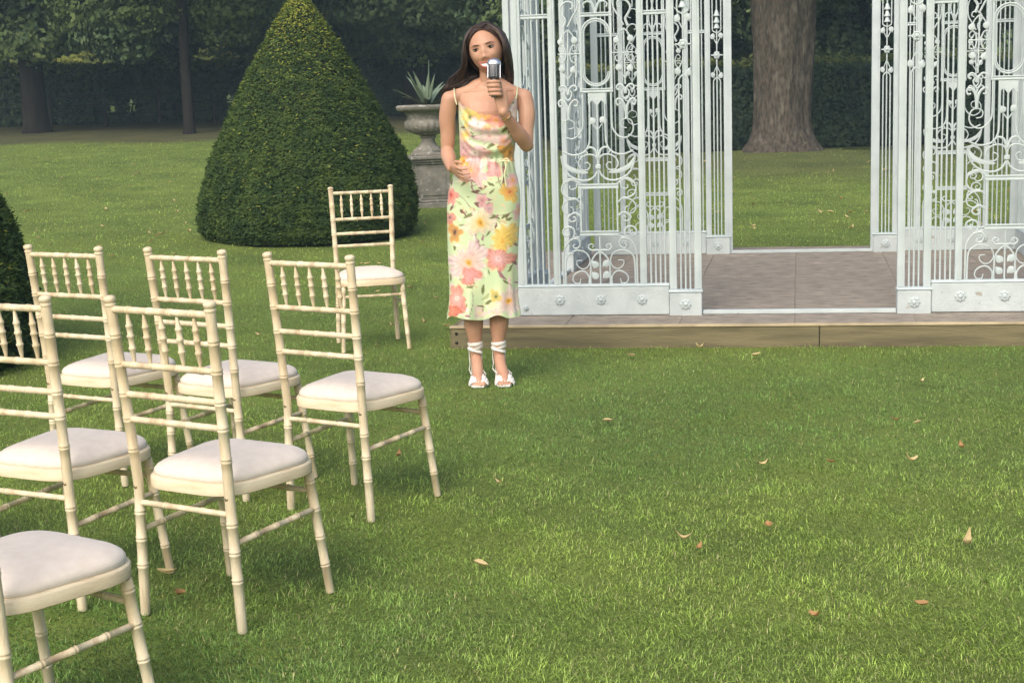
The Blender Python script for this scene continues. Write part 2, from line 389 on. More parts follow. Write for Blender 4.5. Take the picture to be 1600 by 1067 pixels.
# far wood: a bumpy mass of foliage (hull with real relief, leaves over it)
def wood(name, x0,x1,yb,h,m,mcore,nl,size,gaps=()):
    nx_=140; nz_=26
    gx=np.linspace(x0,x1,nx_); gz=np.linspace(0,1,nz_)
    A,B=np.meshgrid(gx,gz)
    hh=h*(0.85+0.15*vnoise(A*0.25,A*0,2))
    Yd=yb+2.2*np.abs(vnoise(A*0.45,B*6,4))+3.5*B**2
    Zd=-0.5+B*hh
    V=np.stack([A.ravel(),Yd.ravel(),Zd.ravel()],1)
    V2=V.copy(); V2[:,1]=yb+8-V2[:,1]*0+0
    i,j=np.meshgrid(np.arange(nx_-1),np.arange(nz_-1)); q=(j*nx_+i).ravel()
    cx=(A[:-1,:-1]+A[1:,1:]).ravel()/2; zz=(Zd[:-1,:-1]+Zd[1:,1:]).ravel()/2
    keep=np.ones(len(q),bool)
    for (gx_,gz_,gr) in gaps: keep&=~(((cx-gx_)/gr)**2+((zz-gz_)/(gr*0.6))**2<1)
    q=q[keep]
    F=np.stack([q,q+1,q+nx_+1,q+nx_],1)
    n0=len(V); F2=F[:,::-1]+n0
    Vl_x=rng.uniform(x0,x1,nl); Vl_b=rng.uniform(0,1,nl)
    hh=h*(0.85+0.15*vnoise(Vl_x*0.25,Vl_x*0,2))
    C=np.stack([Vl_x,yb+2.2*np.abs(vnoise(Vl_x*0.45,Vl_b*6,4))+3.5*Vl_b**2-rng.uniform(0,0.9,nl),-0.5+Vl_b*hh],1)
    k2=np.ones(nl,bool)
    for (gx_,gz_,gr) in gaps: k2&=~(((C[:,0]-gx_)/gr)**2+((C[:,2]-gz_)/(gr*0.6))**2<0.9)
    C=C[k2]
    LV,LF=leaf_quads(C,np.tile([0,-1,0.6],(len(C),1)),size,0.6,0.6)
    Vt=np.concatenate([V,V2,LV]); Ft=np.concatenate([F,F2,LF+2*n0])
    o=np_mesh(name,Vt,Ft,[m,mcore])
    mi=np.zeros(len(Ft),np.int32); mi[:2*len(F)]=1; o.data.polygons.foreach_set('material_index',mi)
    return o
rng=np.random.default_rng(11)
tag(wood('far_woodland',-60,75,80,18,M['leafA'],M['yew_core'],75000,0.27,gaps=((25.6,4.9,1.2),(27.0,4.3,0.8),(23.3,4.6,0.6))),kind='stuff')
# bushes beyond the left hedge, leaf colour pale to paint them sunlit
bush_me=crown_mesh('foliage',[M['leafC'],M['leafA']],rad=(1.7,1.3,1.1),cz=1.5,nb=16,per=420,size=0.11,br=(0.5,0.8),seed=9)
for x,y,s,l in ((-21.0,61,1.3,'yellow green bush beyond the hedge at the far left of the photo'),
                (-16.4,61,1.3,'yellow green bush beyond the hedge right of the thick left trunk'),
                (-11.9,60,1.25,'yellow green bush beyond the hedge behind the slim trunk'),
                (-7.4,61,1.3,'yellow green bush beyond the hedge left of the cone tip'),
                (-3.6,59,1.2,'pale bush beyond the hedge just right of the cone tip')):
    b=empty('bush',(x,y,tz(x,y)),x); tag(b,l,'bush','bushes beyond the left hedge')
    o=link('foliage',bush_me,b); o.scale=(s,s,s)
    sb=MB()
    for k in range(4): limb(sb,(0,0,-0.1),(math.cos(k*1.6),math.sin(k*1.6),1.6),1.5,0.05,4,sides=5)
    sb.build('stems',M['bark_dark'],b)

# hedges
def hedge(name, x0,x1,yc,depth,h,label,nl,size,holes=(),core=True,topm=True,seed=3,ztop=None):
    global rng
    rng=np.random.default_rng(seed)
    root=empty(name,((x0+x1)/2,yc,0)); tag(root,label,'hedge')
    L=x1-x0; xc=(x0+x1)/2
    fr=rng.uniform(0,1,nl); xx=rng.uniform(x0,x1,nl)
    nf=int(nl*0.62); nt=nl-nf
    zb=terrain(xx,np.full(nl,yc))
    top=zb+h+0.07*vnoise(xx*1.3,xx*0,seed)
    yy=np.empty(nl); zz=np.empty(nl); Nn=np.zeros((nl,3))
    yy[:nf]=yc-depth/2+rng.normal(0,0.10,nf)-0.06*vnoise(xx[:nf]*2,fr[:nf]*5,seed); zz[:nf]=zb[:nf]+0.05+fr[:nf]*(top[:nf]-zb[:nf]-0.05); Nn[:nf]=(0,-1,0.3)
    yy[nf:]=yc+rng.uniform(-depth/2,depth/2,nt); zz[nf:]=top[nf:]+rng.normal(0,0.07,nt); Nn[nf:]=(0,-0.2,1)
    if not core:
        yy[:nf]=yc+rng.uniform(-depth/2,depth/2,nf)
    keep=np.ones(nl,bool)
    for (hx,hz,rx,rz) in holes:
        keep&=~((((xx-hx)/rx)**2+((zz-hz)/rz)**2)<1)
    C=np.stack([xx-xc,yy-yc,zz],1)
    front=keep.copy(); front[nf:]=False
    V,F=leaf_quads(C[front],Nn[front],size,0.6,0.5)
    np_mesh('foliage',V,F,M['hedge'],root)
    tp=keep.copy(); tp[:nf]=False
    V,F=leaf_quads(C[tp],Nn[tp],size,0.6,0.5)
    np_mesh('top_growth',V,F,M['hedge_top'] if topm else M['hedge'],root)  # top leaves get the colour painted as sunlit
    if core:
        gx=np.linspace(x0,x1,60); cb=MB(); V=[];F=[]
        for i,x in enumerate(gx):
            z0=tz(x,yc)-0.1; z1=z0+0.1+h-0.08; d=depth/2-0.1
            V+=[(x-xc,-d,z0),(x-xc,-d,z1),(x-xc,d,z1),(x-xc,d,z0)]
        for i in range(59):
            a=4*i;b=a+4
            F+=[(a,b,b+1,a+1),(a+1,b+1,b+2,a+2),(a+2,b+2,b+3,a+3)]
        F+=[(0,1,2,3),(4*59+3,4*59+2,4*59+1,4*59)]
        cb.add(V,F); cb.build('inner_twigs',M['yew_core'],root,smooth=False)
    else:
        sb=MB()
        for k in range(26):
            x=x0+(k+0.5)*L/26; limb(sb,(x-xc,0,tz(x,yc)-0.05),(random.uniform(-.3,.3),0,1),h*0.9,0.035,5,0.1,5)
        sb.build('stems',M['bark_dark'],root)
    return root
hedge('hedge',1.2,19.5,35.6,1.2,1.93,'dense dark clipped hedge seen through the gazebo behind the big trunk',42000,0.055,seed=4)
hedge('hedge',-4.6,1.6,44.3,1.3,1.55,'dark hedge between the clipped cone and the woman, behind the urn',24000,0.06,seed=5)
hl=[(-14.2,1.45,.14,.14),(-11.35,1.40,.20,.17),(-10.75,1.45,.18,.22),(-9.35,1.33,.38,.19),(-9.5,1.80,.14,.10),(-10.9,1.2,.16,.15),(-7.9,1.55,.22,.16),(-7.7,1.34,.20,.10),(-6.9,1.42,.15,.15),(-6.0,1.65,.18,.14),(-5.6,1.72,.15,.15),(-5.5,1.5,.10,.18),(-12.9,1.6,.10,.09)]
hedge('hedge',-24,-4.5,44.3,1.1,1.6,'long dark hedge with small bright gaps behind the railing on the left',70000,0.075,holes=hl,core=False,seed=6)

# low iron railing in front of the left hedge
ft=empty('railing',(-11,42.2,0)); tag(ft,'low dark railing of posts and three thin rails before the left hedge','railing')
px=[-20.0+1.5*k for k in range(11)]
for x in px:
    b=MB(); z=tz(x,42.2); b.box(x+11-0.035,x+11+0.035,-0.035,0.035,z-0.1,z+0.95,0.008); b.build('post',M['rail'],ft)
for hgt in (0.35,0.6,0.85):
    b=MB(); b.tube([(x+11,-0.05,tz(x,42.2)+hgt) for x in px],0.016,6); b.build('rail',M['rail'],ft)

# ------------------------------------------------------------------ clipped yew cones
prof_c=[(0.0,1.05),(0.10,1.125),(0.25,1.145),(0.45,1.125),(0.8,1.03),(1.0,0.93),(1.15,0.855),(1.4,0.73),(1.6,0.62),(1.8,0.50),(2.0,0.385),(2.2,0.26),(2.35,0.165),(2.45,0.09),(2.50,0.02)]
pz=np.array([p[0] for p in prof_c]); pr=np.array([p[1] for p in prof_c])
def cone_r(z,a): return np.interp(z,pz,pr)*(1+0.018*np.sin(3*a+z*2)+0.012*np.sin(7*a-z*4))
def yew_meshes():
    n=56;k=40
    zz=np.linspace(0,2.5,k); aa=np.linspace(0,2*np.pi,n,endpoint=False)
    A,Zz=np.meshgrid(aa,zz); r=cone_r(Zz,A)-0.045-0.015*np.sin(9*A+Zz*13); r=np.maximum(r,0.004)
    V=np.stack([(r*np.cos(A)).ravel(),(r*np.sin(A)).ravel(),Zz.ravel()-0.02],1)
    i,j=np.meshgrid(np.arange(n),np.arange(k-1)); a=(j*n+i).ravel(); b=(j*n+(i+1)%n).ravel()
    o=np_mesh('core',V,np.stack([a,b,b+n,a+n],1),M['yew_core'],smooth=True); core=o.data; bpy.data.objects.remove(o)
    N=140000
    z=2.5*(1-np.sqrt(rng.random(N)*0.995)); z=np.where(rng.random(N)<0.25,rng.uniform(0,2.5,N),z)
    w=np.interp(z,pz,pr); keep=rng.random(N)<(0.25+0.75*w); z=z[keep]; N=len(z)
    a=rng.uniform(0,2*np.pi,N)
    tuft=0.020*vnoise(a*17+2*np.sin(z*5),z*24,1.0)+0.013*vnoise(a*41,z*58,4.0)-0.03*np.clip(vnoise(a*5.3,z*6.1,9.0)-.75,0,1)
    r=np.maximum(cone_r(z,a)+tuft+rng.normal(0,0.010,N)-0.012,0.0)
    C=np.stack([r*np.cos(a),r*np.sin(a),z],1)
    out=np.stack([np.cos(a),np.sin(a),np.full(N,0.45)],1); out/=np.linalg.norm(out,axis=1)[:,None]
    # sprigs: narrow leaves lying along the surface, tips drooping outward
    tang=np.stack([-np.sin(a),np.cos(a),np.zeros(N)],1)
    dirv=tang*rng.normal(0,0.8,N)[:,None]+out*rng.uniform(0.2,1.0,N)[:,None]+np.array([0,0,-1.0])*rng.uniform(-0.3,0.9,N)[:,None]
    dirv/=np.linalg.norm(dirv,axis=1)[:,None]
    side=np.cross(dirv,out+rng.normal(0,0.3,(N,3))); side/=np.linalg.norm(side,axis=1)[:,None]+1e-9
    L=rng.uniform(0.011,0.024,N)[:,None]; Wd=L*0.32
    lng=rng.random(N)<.012; C[lng]+=out[lng]*.018; L[lng]*=1.7
    V=np.stack([C-dirv*L,C+side*Wd,C+dirv*L,C-side*Wd],1).reshape(-1,3)
    F=np.arange(4*N).reshape(N,4)
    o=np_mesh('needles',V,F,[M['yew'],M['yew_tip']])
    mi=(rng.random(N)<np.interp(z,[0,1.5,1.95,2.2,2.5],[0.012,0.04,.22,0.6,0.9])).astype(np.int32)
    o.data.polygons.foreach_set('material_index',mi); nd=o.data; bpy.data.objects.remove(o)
    return core,nd
rng=np.random.default_rng(21)
yc_,yn_=yew_meshes()
for x,y,rz,s,l in ((-2.03,15.5,0.4,0.972,'tall clipped yew cone standing on the lawn behind the chairs'),
                 (-3.84,8.55,2.9,0.98,'clipped yew cone cut off by the left edge of the photo behind the chairs')):
    t=empty('yew_cone',(x,y,tz(x,y)-0.01),rz); t.scale=(s,s,s); tag(t,l,'topiary','clipped yew cones')
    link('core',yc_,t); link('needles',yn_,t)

# ------------------------------------------------------------------ urn on a pedestal, agave
ux,uy=-0.93,18.3; uz=tz(ux,uy)
ped=empty('pedestal',(ux,uy,uz),0.28); tag(ped,'square lichen spotted grey stone pedestal carrying the urn beside the clipped cone','pedestal')
b=MB(); b.box(-.255,.255,-.255,.255,-.05,.05,.01); b.box(-.235,.235,-.235,.235,.05,.08,.01); b.build('base',M['stone'],ped,ang=20)
b=MB(); b.box(-.205,.205,-.205,.205,.08,.50,.006); b.build('shaft',M['stone'],ped,ang=20)
for sx in (0,1,2,3):
    f=MB(); f.box(-.15,.15,-.214,-.204,.13,.45,.004); o=f.build('panel',M['stone'],ped,ang=20); o.rotation_euler=(0,0,sx*math.pi/2)
b=MB(); b.box(-.225,.225,-.225,.225,.50,.53,.008); b.box(-.25,.25,-.25,.25,.53,.56,.008); b.box(-.275,.275,-.275,.275,.56,.605,.01); b.build('cap',M['stone'],ped,ang=20)
urn=empty('urn',(ux,uy,uz+0.605)); tag(urn,'wide weathered stone urn with fluted bowl on the square pedestal','urn')
b=MB(); b.box(-.2,.2,-.2,.2,0,.035,.006); b.lathe([(.19,.035),(.19,.06),(.165,.075),(.13,.10),(.10,.13),(.082,.17),(.080,.20),(.10,.212),(.10,.228),(.08,.235)],32); b.build('foot',M['stone'],urn)
b=MB()
gad=lambda i,a,z: 1+0.045*abs(math.sin(a*11)) if 2<=i<=7 else 1
b.lathe([(.08,.235),(.13,.245),(.19,.265),(.235,.295),(.262,.33),(.27,.365),(.262,.40),(.25,.412),(.245,.425),(.25,.47),(.262,.50),(.28,.52)],132,mod=gad); b.build('bowl',M['stone'],urn)
b=MB(); b.lathe([(.28,.515),(.32,.522),(.352,.535),(.368,.55),(.372,.575),(.358,.592),(.33,.598),(.30,.592),(.285,.575),(.28,.56)],48)
b.build('rim',M['stone'],urn)
b=MB(); b.lathe([(.275,.55),(.27,.575),(.01,.585)],32); b.build('soil',M['soil'],urn)
ag=empty('agave',(ux,uy,uz+1.185)); tag(ag,'spiky grey green agave growing in the stone urn','plant')
random.seed(5)
specs=[(-0.02,0,0.54,0.09,0.03)]
for k in range(17):
    a=2*math.pi*k/17+random.uniform(-.2,.2); tilt=random.choice([0.35,0.65,1.0,1.2])+random.uniform(-.1,.1)
    specs.append((a,tilt,random.uniform(.34,.50),random.uniform(.034,.05),random.uniform(.03,.12)))
for (a,tilt,L,wd,dr) in specs:
    b=MB(); V=[];F=[];n=8
    wd=wd if wd<.08 else .05
    for i in range(n+1):
        t=i/n; th=tilt*(1+dr*3*t)
        rr=0.04+L*t*math.sin(th*0.95); z=L*t*math.cos(th*0.95)
        w_=wd*(0.75+0.5*t if t<0.35 else 0.92*(1-((t-0.35)/0.65)**1.4))+0.001
        c=Vector((rr*math.cos(a),rr*math.sin(a),z)); sdv=Vector((-math.sin(a),math.cos(a),0))
        nrm=Vector((math.cos(a)*math.cos(th),math.sin(a)*math.cos(th),-math.sin(th)))
        V+=[c-sdv*w_-nrm*w_*0.35,c+nrm*0.006,c+sdv*w_-nrm*w_*0.35,c-nrm*0.012*(1-t)-nrm*0.002]
    for i in range(n):
        for j in range(4):
            j2=(j+1)%4; F.append((4*i+j,4*i+j2,4*i+4+j2,4*i+4+j))
    F.append((0,3,2,1)); F.append(tuple(4*n+j for j in range(4)))
    b.add(V,F); b.build('leaf',M['agave'],ag,ang=50)

# ------------------------------------------------------------------ gazebo and its platform
GY,GB=0.155,0.19
GA=Vector((.05,8.96,.13))
gex=Vector((math.cos(GY),-math.sin(GY),0)); ged=Vector((math.sin(GB),math.cos(GB),0))
S=3.28; C0=S/2
gaz=empty('gazebo',GA,-GY); tag(gaz,'pale grey blue ornate wrought iron gazebo with open doorways on a low stone platform','gazebo')
plat=empty('platform',(GA.x,GA.y,0),-GY); tag(plat,'low timber edged platform paved with brown stone slabs under the gazebo','platform')
random.seed(12)
uj=[-.30,.33,.98,1.62,2.28,2.92,3.62]; dj=[-.385,.05,.82,1.78,2.52,3.10,3.75]
slab_cache={}
shear=math.tan(GB-GY)
for a in range(len(uj)-1):
    for c_ in range(len(dj)-1):
        u0,u1=uj[a]+.002,uj[a+1]-.002; d0,d1=dj[c_]+.002,dj[c_+1]-.002
        b=MB(); b.box(0,u1-u0,0,d1-d0,.075,.128+random.uniform(-.0015,.001),.003); b.v=[(v[0]+shear*(v[1]),v[1],v[2]) for v in b.v]
        o=b.build('paving_slab',M['slab'],plat,ang=20); o.location=(u0+shear*d0,d0,0)
b=MB(); b.box(-.31,3.75,-.33,3.75,.0,.1235); b.build('mortar_bed',M['mortar'],plat,smooth=False)
def riser(u0,u1): 
    b=MB(); b.box(u0+.002,u1-.002,-.43,-.392,-.04,.118,.003); return b.build('riser_board',M['board'],plat,ang=20)
riser(-.335,1.74); riser(1.74,3.72)
b=MB(); b.box(-.345,3.73,-.437,-.388,.1185,.131,.002); b.build('edge_strip',M['board_top'],plat,ang=20)
for (x,) in ((-.33,),(3.72,)):
    b=MB(); b.box(x-.02,x+.018,-.39,3.78,-.04,.118,.003); b.build('side_board',M['board'],plat,ang=20)
for z in (.035,.088):
    b=MB(); b.lathe([(.009,0),(.009,.004),(.005,.006)],10,(-.305,-.43,z),axis='y'); b.build('bolt',M['black'],plat)

s4=.00098; s3=.000856
def P4(p): a,b=p; return (C4+(a-(555+17*b/770))*s4*MIR, 0, .172+(785-b)*.000983)
def P3(p): a,b=p; return (C4+(a-(595+17*b/1050))*s3*MIR, 0, .941+(1024-b)*.00086)
MIR=1; C4=0.0
def curve(parent, pts, conv, r=.0058, name='scroll', taper=False, n=5):
    objs=[]
    global MIR,C4
    P=[conv(p) for p in pts]
    S_=spline(P,n)
    k=len(S_)
    rr=[r*(1-.45*(i/(k-1))) if taper else r for i in range(k)]
    b=MB(); b.tube([tuple(p) for p in S_],rr,6); return b
def leafplate(b, cx, cz, L, ang, wd=.5, th=.004, cup=.006):
    n=7; V=[];F=[]
    for i in range(n+1):
        t=i/n; w=L*wd*math.sin(math.pi*(0.06+0.92*t)**0.8)**0.9
        x=L*(t-.5)
        for (s_,dy) in ((-1,0),(0,-cup),(1,0)):
            V.append((x, dy-th, s_*w)); 
        for (s_,dy) in ((-1,0),(0,-cup),(1,0)):
            V.append((x, dy+th, s_*w))
    ca,sa=math.cos(ang),math.sin(ang)
    V=[(cx+v[0]*ca-v[2]*sa, v[1], cz+v[0]*sa+v[2]*ca) for v in V]
    for i in range(n):
        o=6*i;p=o+6
        F+=[(o,o+1,p+1,p),(o+1,o+2,p+2,p+1),(o+4,o+3,p+3,p+4),(o+5,o+4,p+4,p+5),(o+3,o,p,p+3),(o+2,o+5,p+5,p+2)]
    F+=[(0,3,4,1),(1,4,5,2),(6*n,6*n+1,6*n+4,6*n+3),(6*n+1,6*n+2,6*n+5,6*n+4)]
    b.add(V,F)
def rosette(parent,u,z,r=.03,y=-.036,nm='rosette',k=8):
    b=MB(); b.lathe([(r,0),(r*.98,.006),(r*.70,.010),(r*.55,.006),(r*.40,.008),(r*.36,.013),(r*.15,.016),(.001,.017)],24,(0,0,0),mod=lambda i,a,zz:1+(.14*math.cos(a*k) if i<3 else 0),axis='y')
    o=b.build(nm,IR,parent); o.location=(u,y,z); return o
IR=M['iron']
HT=2.42       # head of the walls
def upright(parent,u0,u1,z0,z1=HT,d=.018):
    b=MB(); b.box(u0,u1,-d,d,z0,z1,.003); m_=(u0+u1)/2
    w=(u1-u0)
    if w>.03:                    # a raised bead down each face
        b.box(m_-w*.16,m_+w*.16,-d-.005,-d+.001,z0+.004,z1-.004); b.box(m_-w*.16,m_+w*.16,d-.001,d+.005,z0+.004,z1-.004)
    return b.build('upright',IR,parent,ang=20)
rod_cache={}
def rod(parent,u,z0,z1,r=.0055,y=0.0):
    key=(round(z0,3),round(z1,3),r)
    if key not in rod_cache:
        b=MB(); b.tube([(0,0,z0),(0,0,z1)],r,8); rod_cache[key]=b.build('rod',IR,parent); o=rod_cache[key]
    else:
        o=link('rod',rod_cache[key].data,parent)
    o.location=(u,y,0); return o
def railbar(parent,u0,u1,z,h=.026):
    b=MB(); b.box(u0,u1,-.010,.010,z-h/2,z-h/2+h*.34,.002); b.box(u0,u1,-.010,.010,z+h/2-h*.34,z+h/2,.002); b.box(u0,u1,-.005,.005,z-h/2+.004,z+h/2-.004)
    return b.build('rail',IR,parent,ang=20)

def half_wall(side):
    """one half of a wall: corner to doorway; side=+1 starts at u=0, -1 is mirrored from u=S"""
    global MIR,C4
    def U(u): return u if side>0 else S-u
    def span(a,b_): return (min(U(a),U(b_)),max(U(a),U(b_)))
    root=empty('wall_section',(0,0,0))
    # plinth
    a,b_=span(.0,.895); b=MB(); b.box(a,b_,-.03,.03,.0,.166,.004); b.build('plinth',M['sill'],root,ang=20)
    b=MB(); b.tube([(a,0,.172),(b_,0,.172)],.0125,10,flat=2.6,up=(0,1,0)); b.build('plinth_roll',IR,root)
    a,b_=span(.897,1.085); b=MB(); b.box(a,b_,-.046,.04,-.012,.128,.004); b.build('post_box',M['sill'],root,ang=20)
    b=MB(); b.tube([(a-.004,-.003,.135),(b_+.004,-.003,.135)],.012,10,flat=4.0,up=(0,1,0)); b.build('post_roll',IR,root)
    for u in (.249,.492,.735): rosette(root,U(u),.091,.029,-.030)
    rosette(root,U(.991),.062,.030,-.046)
    rosette(root,U(.045),.045,.016,-.030,'small_rosette')
    # uprights
    for (u0,u1,z0) in ((.0,.055,.18),(.215,.256,.18),(.726,.766,.18),(.897,.940,.145),(1.042,1.085,.145)):
        a,b_=span(u0,u1); upright(root,a,b_,z0)
    for (u0,u1) in ((.055,.215),(.766,.897)):
        a,b_=span(u0,u1); railbar(root,a,b_,1.74)
        for k in range(4):
            u=u0+(u1-u0)*(k+.85)/4.7
            rod(root,U(u),.18,1.727); rod(root,U(u),1.753,HT)
    # ornate panel, centred
    C4=U(.491)
    stem_lo=rod(root,C4,.18,.47,.0055); rod(root,C4,.775,1.27,.0055)
    for mz in (1,-1):
        MIR=mz
        def cv(p,conv,**k):
            nm=k.pop('name','scroll'); curve(root,p,conv,**k).build(nm,IR,root)
        cv([(512,774),(512,690),(515,645),(535,605),(572,575)],P4)
        cv([(503,772),(503,735),(480,703),(450,697),(415,715),(404,745),(418,768),(445,768),(452,742)],P4,taper=True)
        cv([(362,772),(362,640),(375,600),(405,577),(440,572),(480,585),(503,615),(505,650),(485,678),(455,682),(430,660),(430,635),(460,632)],P4,taper=True)
        cv([(350,772),(348,640),(352,570),(375,525),(405,500),(445,490)],P4)
        cv([(405,500),(415,470),(405,440),(375,430),(348,445),(345,470),(362,486),(382,476),(380,458),(366,456)],P4,r=.0075,taper=True)
        cv([(572,575),(545,570),(520,572),(500,560),(500,543),(515,535),(530,545),(522,556)],P4,r=.007,taper=True)
        cv([(390,508),(430,500),(448,525),(440,552),(418,560),(406,546),(418,536)],P4,r=.008,taper=True)
        cv([(445,175),(415,150),(380,145),(348,170),(337,205),(350,240),(385,258),(420,262),(445,285)],P4)
        cv([(352,172),(395,150),(425,165),(425,195),(402,207),(385,196),(390,182)],P4,taper=True)
        cv([(420,265),(380,268),(350,290),(342,320),(357,347),(388,358),(408,340),(400,315),(388,312)],P4,taper=True)
        cv([(447,365),(420,347),(395,355),(376,376),(392,398),(420,392),(418,372),(402,374)],P4,r=.008,taper=True)
        cv([(555,92),(530,135),(485,155),(430,148),(375,115),(345,60),(335,5)],P4,r=.0065)
        cv([(553,88),(553,40),(535,10),(495,2),(455,20),(438,55),(455,90),(492,92),(508,66),(490,48),(476,56)],P4,r=.0065,taper=True)
        b=MB()
        q=[P4(p) for p in ((338,22),(372,72),(430,100),(495,108))]; sp=spline(q,5)
        b.tube([(p.x,0,p.z) for p in sp],[.003+.013*math.sin(math.pi*min(1,(i+.5)/len(sp))) for i in range(len(sp))],6,flat=.35,up=(0,1,0)); b.build('feather_leaf',IR,root)
        # rectangle and centre leaves
        for bb in (655,722):
            x,_,z=P4((537,bb)); bl=MB(); leafplate(bl,x,z,.050,MIR*(2.35),.42); bl.build('leaf',IR,root)
        a0=P4((449,0))[0]; 
        b=MB(); x=C4-MIR*.107; b.box(x-.005,x+.005,-.008,.008,.172+(785-470)*.000983,.172+(785-190)*.000983,.001); b.build('rectangle_side',IR,root,ang=20)
        # region above
        cv([(507,600),(510,780),(505,850),(470,900),(425,915),(380,890),(365,845),(380,800),(415,788),(448,805),(445,840),(410,850)],P3,r=.0062,taper=True)
        cv([(555,640),(555,880),(548,960),(510,1010),(440,1025),(370,1000)],P3,r=.0062)
        cv([(612,1050),(590,990),(555,975),(530,995),(540,1015)],P3,r=.009,taper=True)
        x,_,z=P3((572,795)); bl=MB(); leafplate(bl,x,z,.042,MIR*2.2,.5); bl.build('leaf',IR,root)
        cv([(572,812),(600,850),(612,870)],P3,r=.004)
        b=MB(); x=C4-MIR*.088; b.box(x-.006,x+.006,-.009,.009,.941+(1024-600)*.00086,HT,.001); b.build('panel_side',IR,root,ang=20)
        cv([(410,560),(410,190)],P3,r=.005,n=2,name='stem')
        cv([(345,350),(508,350)],P3,r=.0045,n=2,name='cross_bar')
        for m2 in (1,-1):
            f=lambda p,m2=m2:P3((410+m2*(p[0]-410),p[1]))
            cv([(410,190),(385,215),(358,260)],f,r=.0042)
            cv([(410,520),(385,480),(368,455)],f,r=.0042)
            cv([(398,350),(388,312),(370,292),(352,305),(352,328),(368,335),(376,322)],f,r=.0048,taper=True)
            cv([(398,350),(388,392),(370,408),(352,395),(352,374),(368,366),(376,378)],f,r=.0048,taper=True)
            for pp,an in (((364,262),1.2),((372,450),-1.1)):
                x,_,z=f(pp); bl=MB(); leafplate(bl,x,z,.045,MIR*m2*an,.42); bl.build('leaf',IR,root)
            cv([(410,620),(400,580),(375,560),(352,572),(356,592),(372,590)],f,r=.0085,taper=True)
            cv([(412,790),(405,720),(392,680),(365,655),(345,668),(352,695),(372,690)],f,r=.0095,taper=True)
            cv([(410,660),(392,640),(385,610),(398,590)],f,r=.007,taper=True)
        cv([(380,175),(395,130),(375,95),(360,60),(372,25),(405,5),(440,15),(445,45),(425,55)],P3,r=.0085,taper=True)
        cv([(410,170),(440,110),(470,60),(480,0),(470,-80),(430,-130),(380,-120),(365,-70),(400,-50)],P3,r=.006,taper=True)
        cv([(595,85),(580,30),(545,8),(515,25),(522,48)],P3,r=.008,taper=True)
        cv([(595,85),(560,-40),(590,-140),(600,-200)],P3,r=.006)
        cv([(410,-150),(410,-640)],P3,r=.005,n=2,name='stem')
    MIR=1
    rad=.0066
    for (hw,hh,nm) in ((.081,.190,'oval_ring'),(.069,.178,'inner_oval_ring')):
        b=MB(); zc=.941+(1024-345)*.00086; pts=[]
        for k in range(41):
            a=2*math.pi*k/40
            x=hw*math.cos(a); z=(hh-hw)*(1 if math.sin(a)>=0 else -1)+hw*math.sin(a)
            pts.append((C4+x,0,zc+z))
        b.tube(pts,rad if nm=='oval_ring' else .0045,6,cap=False); b.build(nm,IR,root)
    for z in (.172+(785-190)*.000983,.172+(785-470)*.000983): railbar(root,C4-.116,C4+.116,z,.030)
    for z in (.941+(1024-595)*.00086,.941+(1024-95)*.00086): railbar(root,C4-.096,C4+.096,z,.024)
    b=MB(); zt=.941+(1024-607)*.00086; w=.052
    pts=[(-w,0),(w,0),(w,-.072),(w*.5,-.045),(0,-.080),(-w*.5,-.045),(-w,-.072)]
    V=[(C4+x,-.005,zt+z) for x,z in pts]+[(C4+x,.005,zt+z) for x,z in pts]; n=7
    tri=[(0,6,5),(0,5,4),(0,4,3),(0,3,1),(1,3,2)]
    b.add(V,tri+[(c+n,b2+n,a+n) for a,b2,c in tri]+[(i,(i+1)%n,(i+1)%n+n,i+n) for i in range(n)]); b.build('pennant',IR,root,smooth=False)
    b=MB(); b.box(C4-.016,C4+.016,-.012,.012,.172+(785-88)*.000983,.172+(785-62)*.000983,.003); b.build('clasp',IR,root,ang=20)
    # post panel
    C4=U(.991)
    def Q(p): return (C4+MIR*(p[0]-1180)*s3,0,.941+(1024-p[1])*.00086)
    zt=.941+(1024-560)*.00086
    for du in (-.027,0,.027): rod(root,C4+du,.145,zt if du else 2.0,.0055)
    for mz in (1,-1):
        MIR=mz
        def cv(p,**k):
            nm=k.pop('name','scroll'); curve(root,p,Q,**k).build(nm,IR,root)
        cv([(1148.5,562),(1150,540),(1162,522),(1180,508)],r=.0055)
        cv([(1180,405),(1160,450),(1148,480)],r=.0042)
        cv([(1180,215),(1160,175),(1148,150)],r=.0042)
        cv([(1180,112),(1152,98),(1142,80),(1142,0),(1142,-300),(1160,-330),(1180,-345)],r=.0052)
        cv([(1180,310),(1140,310),(1128,310)],r=.006,n=2,name='cross_bar')
        for pp,an in (((1143,490),-1.2),((1143,138),1.2)):
            x,_,z=Q(pp); bl=MB(); leafplate(bl,x,z,.048,MIR*an,.40); bl.build('leaf',IR,root)
    MIR=1
    rosette(root,C4,Q((1180,310))[2],.028,-.006,'boss',6)
    for bb in (40,-10,-70):
        b=MB(); z=Q((1180,bb))[2]; b.lathe([(.006,.022),(.012,.012),(.016,-.006),(.024,-.020),(.024,-.026),(.004,-.028)][::-1],12,(C4,0,z)); b.build('bell_flower',IR,root)
    a,b_=span(0,1.085); b=MB(); b.box(a,b_,-.024,.024,HT,HT+.06,.004); b.build('head_rail',IR,root,ang=20)
    return root

def make_wall():
    w=empty('wall',(0,0,0))
    hs=[]
    for sd_ in (1,-1):
        r_=half_wall(sd_)
        for ch in list(r_.children): ch.parent=w
        bpy.data.objects.remove(r_)
    b=MB(); b.box(1.088,S-1.088,-.022,.022,-.002,.022,.003); b.build('door_sill',M['sill'],w,ang=20)
    b=MB(); b.box(1.085,S-1.085,-.024,.024,HT,HT+.06,.004); b.build('head_rail',IR,w,ang=20)
    return w
wallf=make_wall(); wallf.parent=gaz
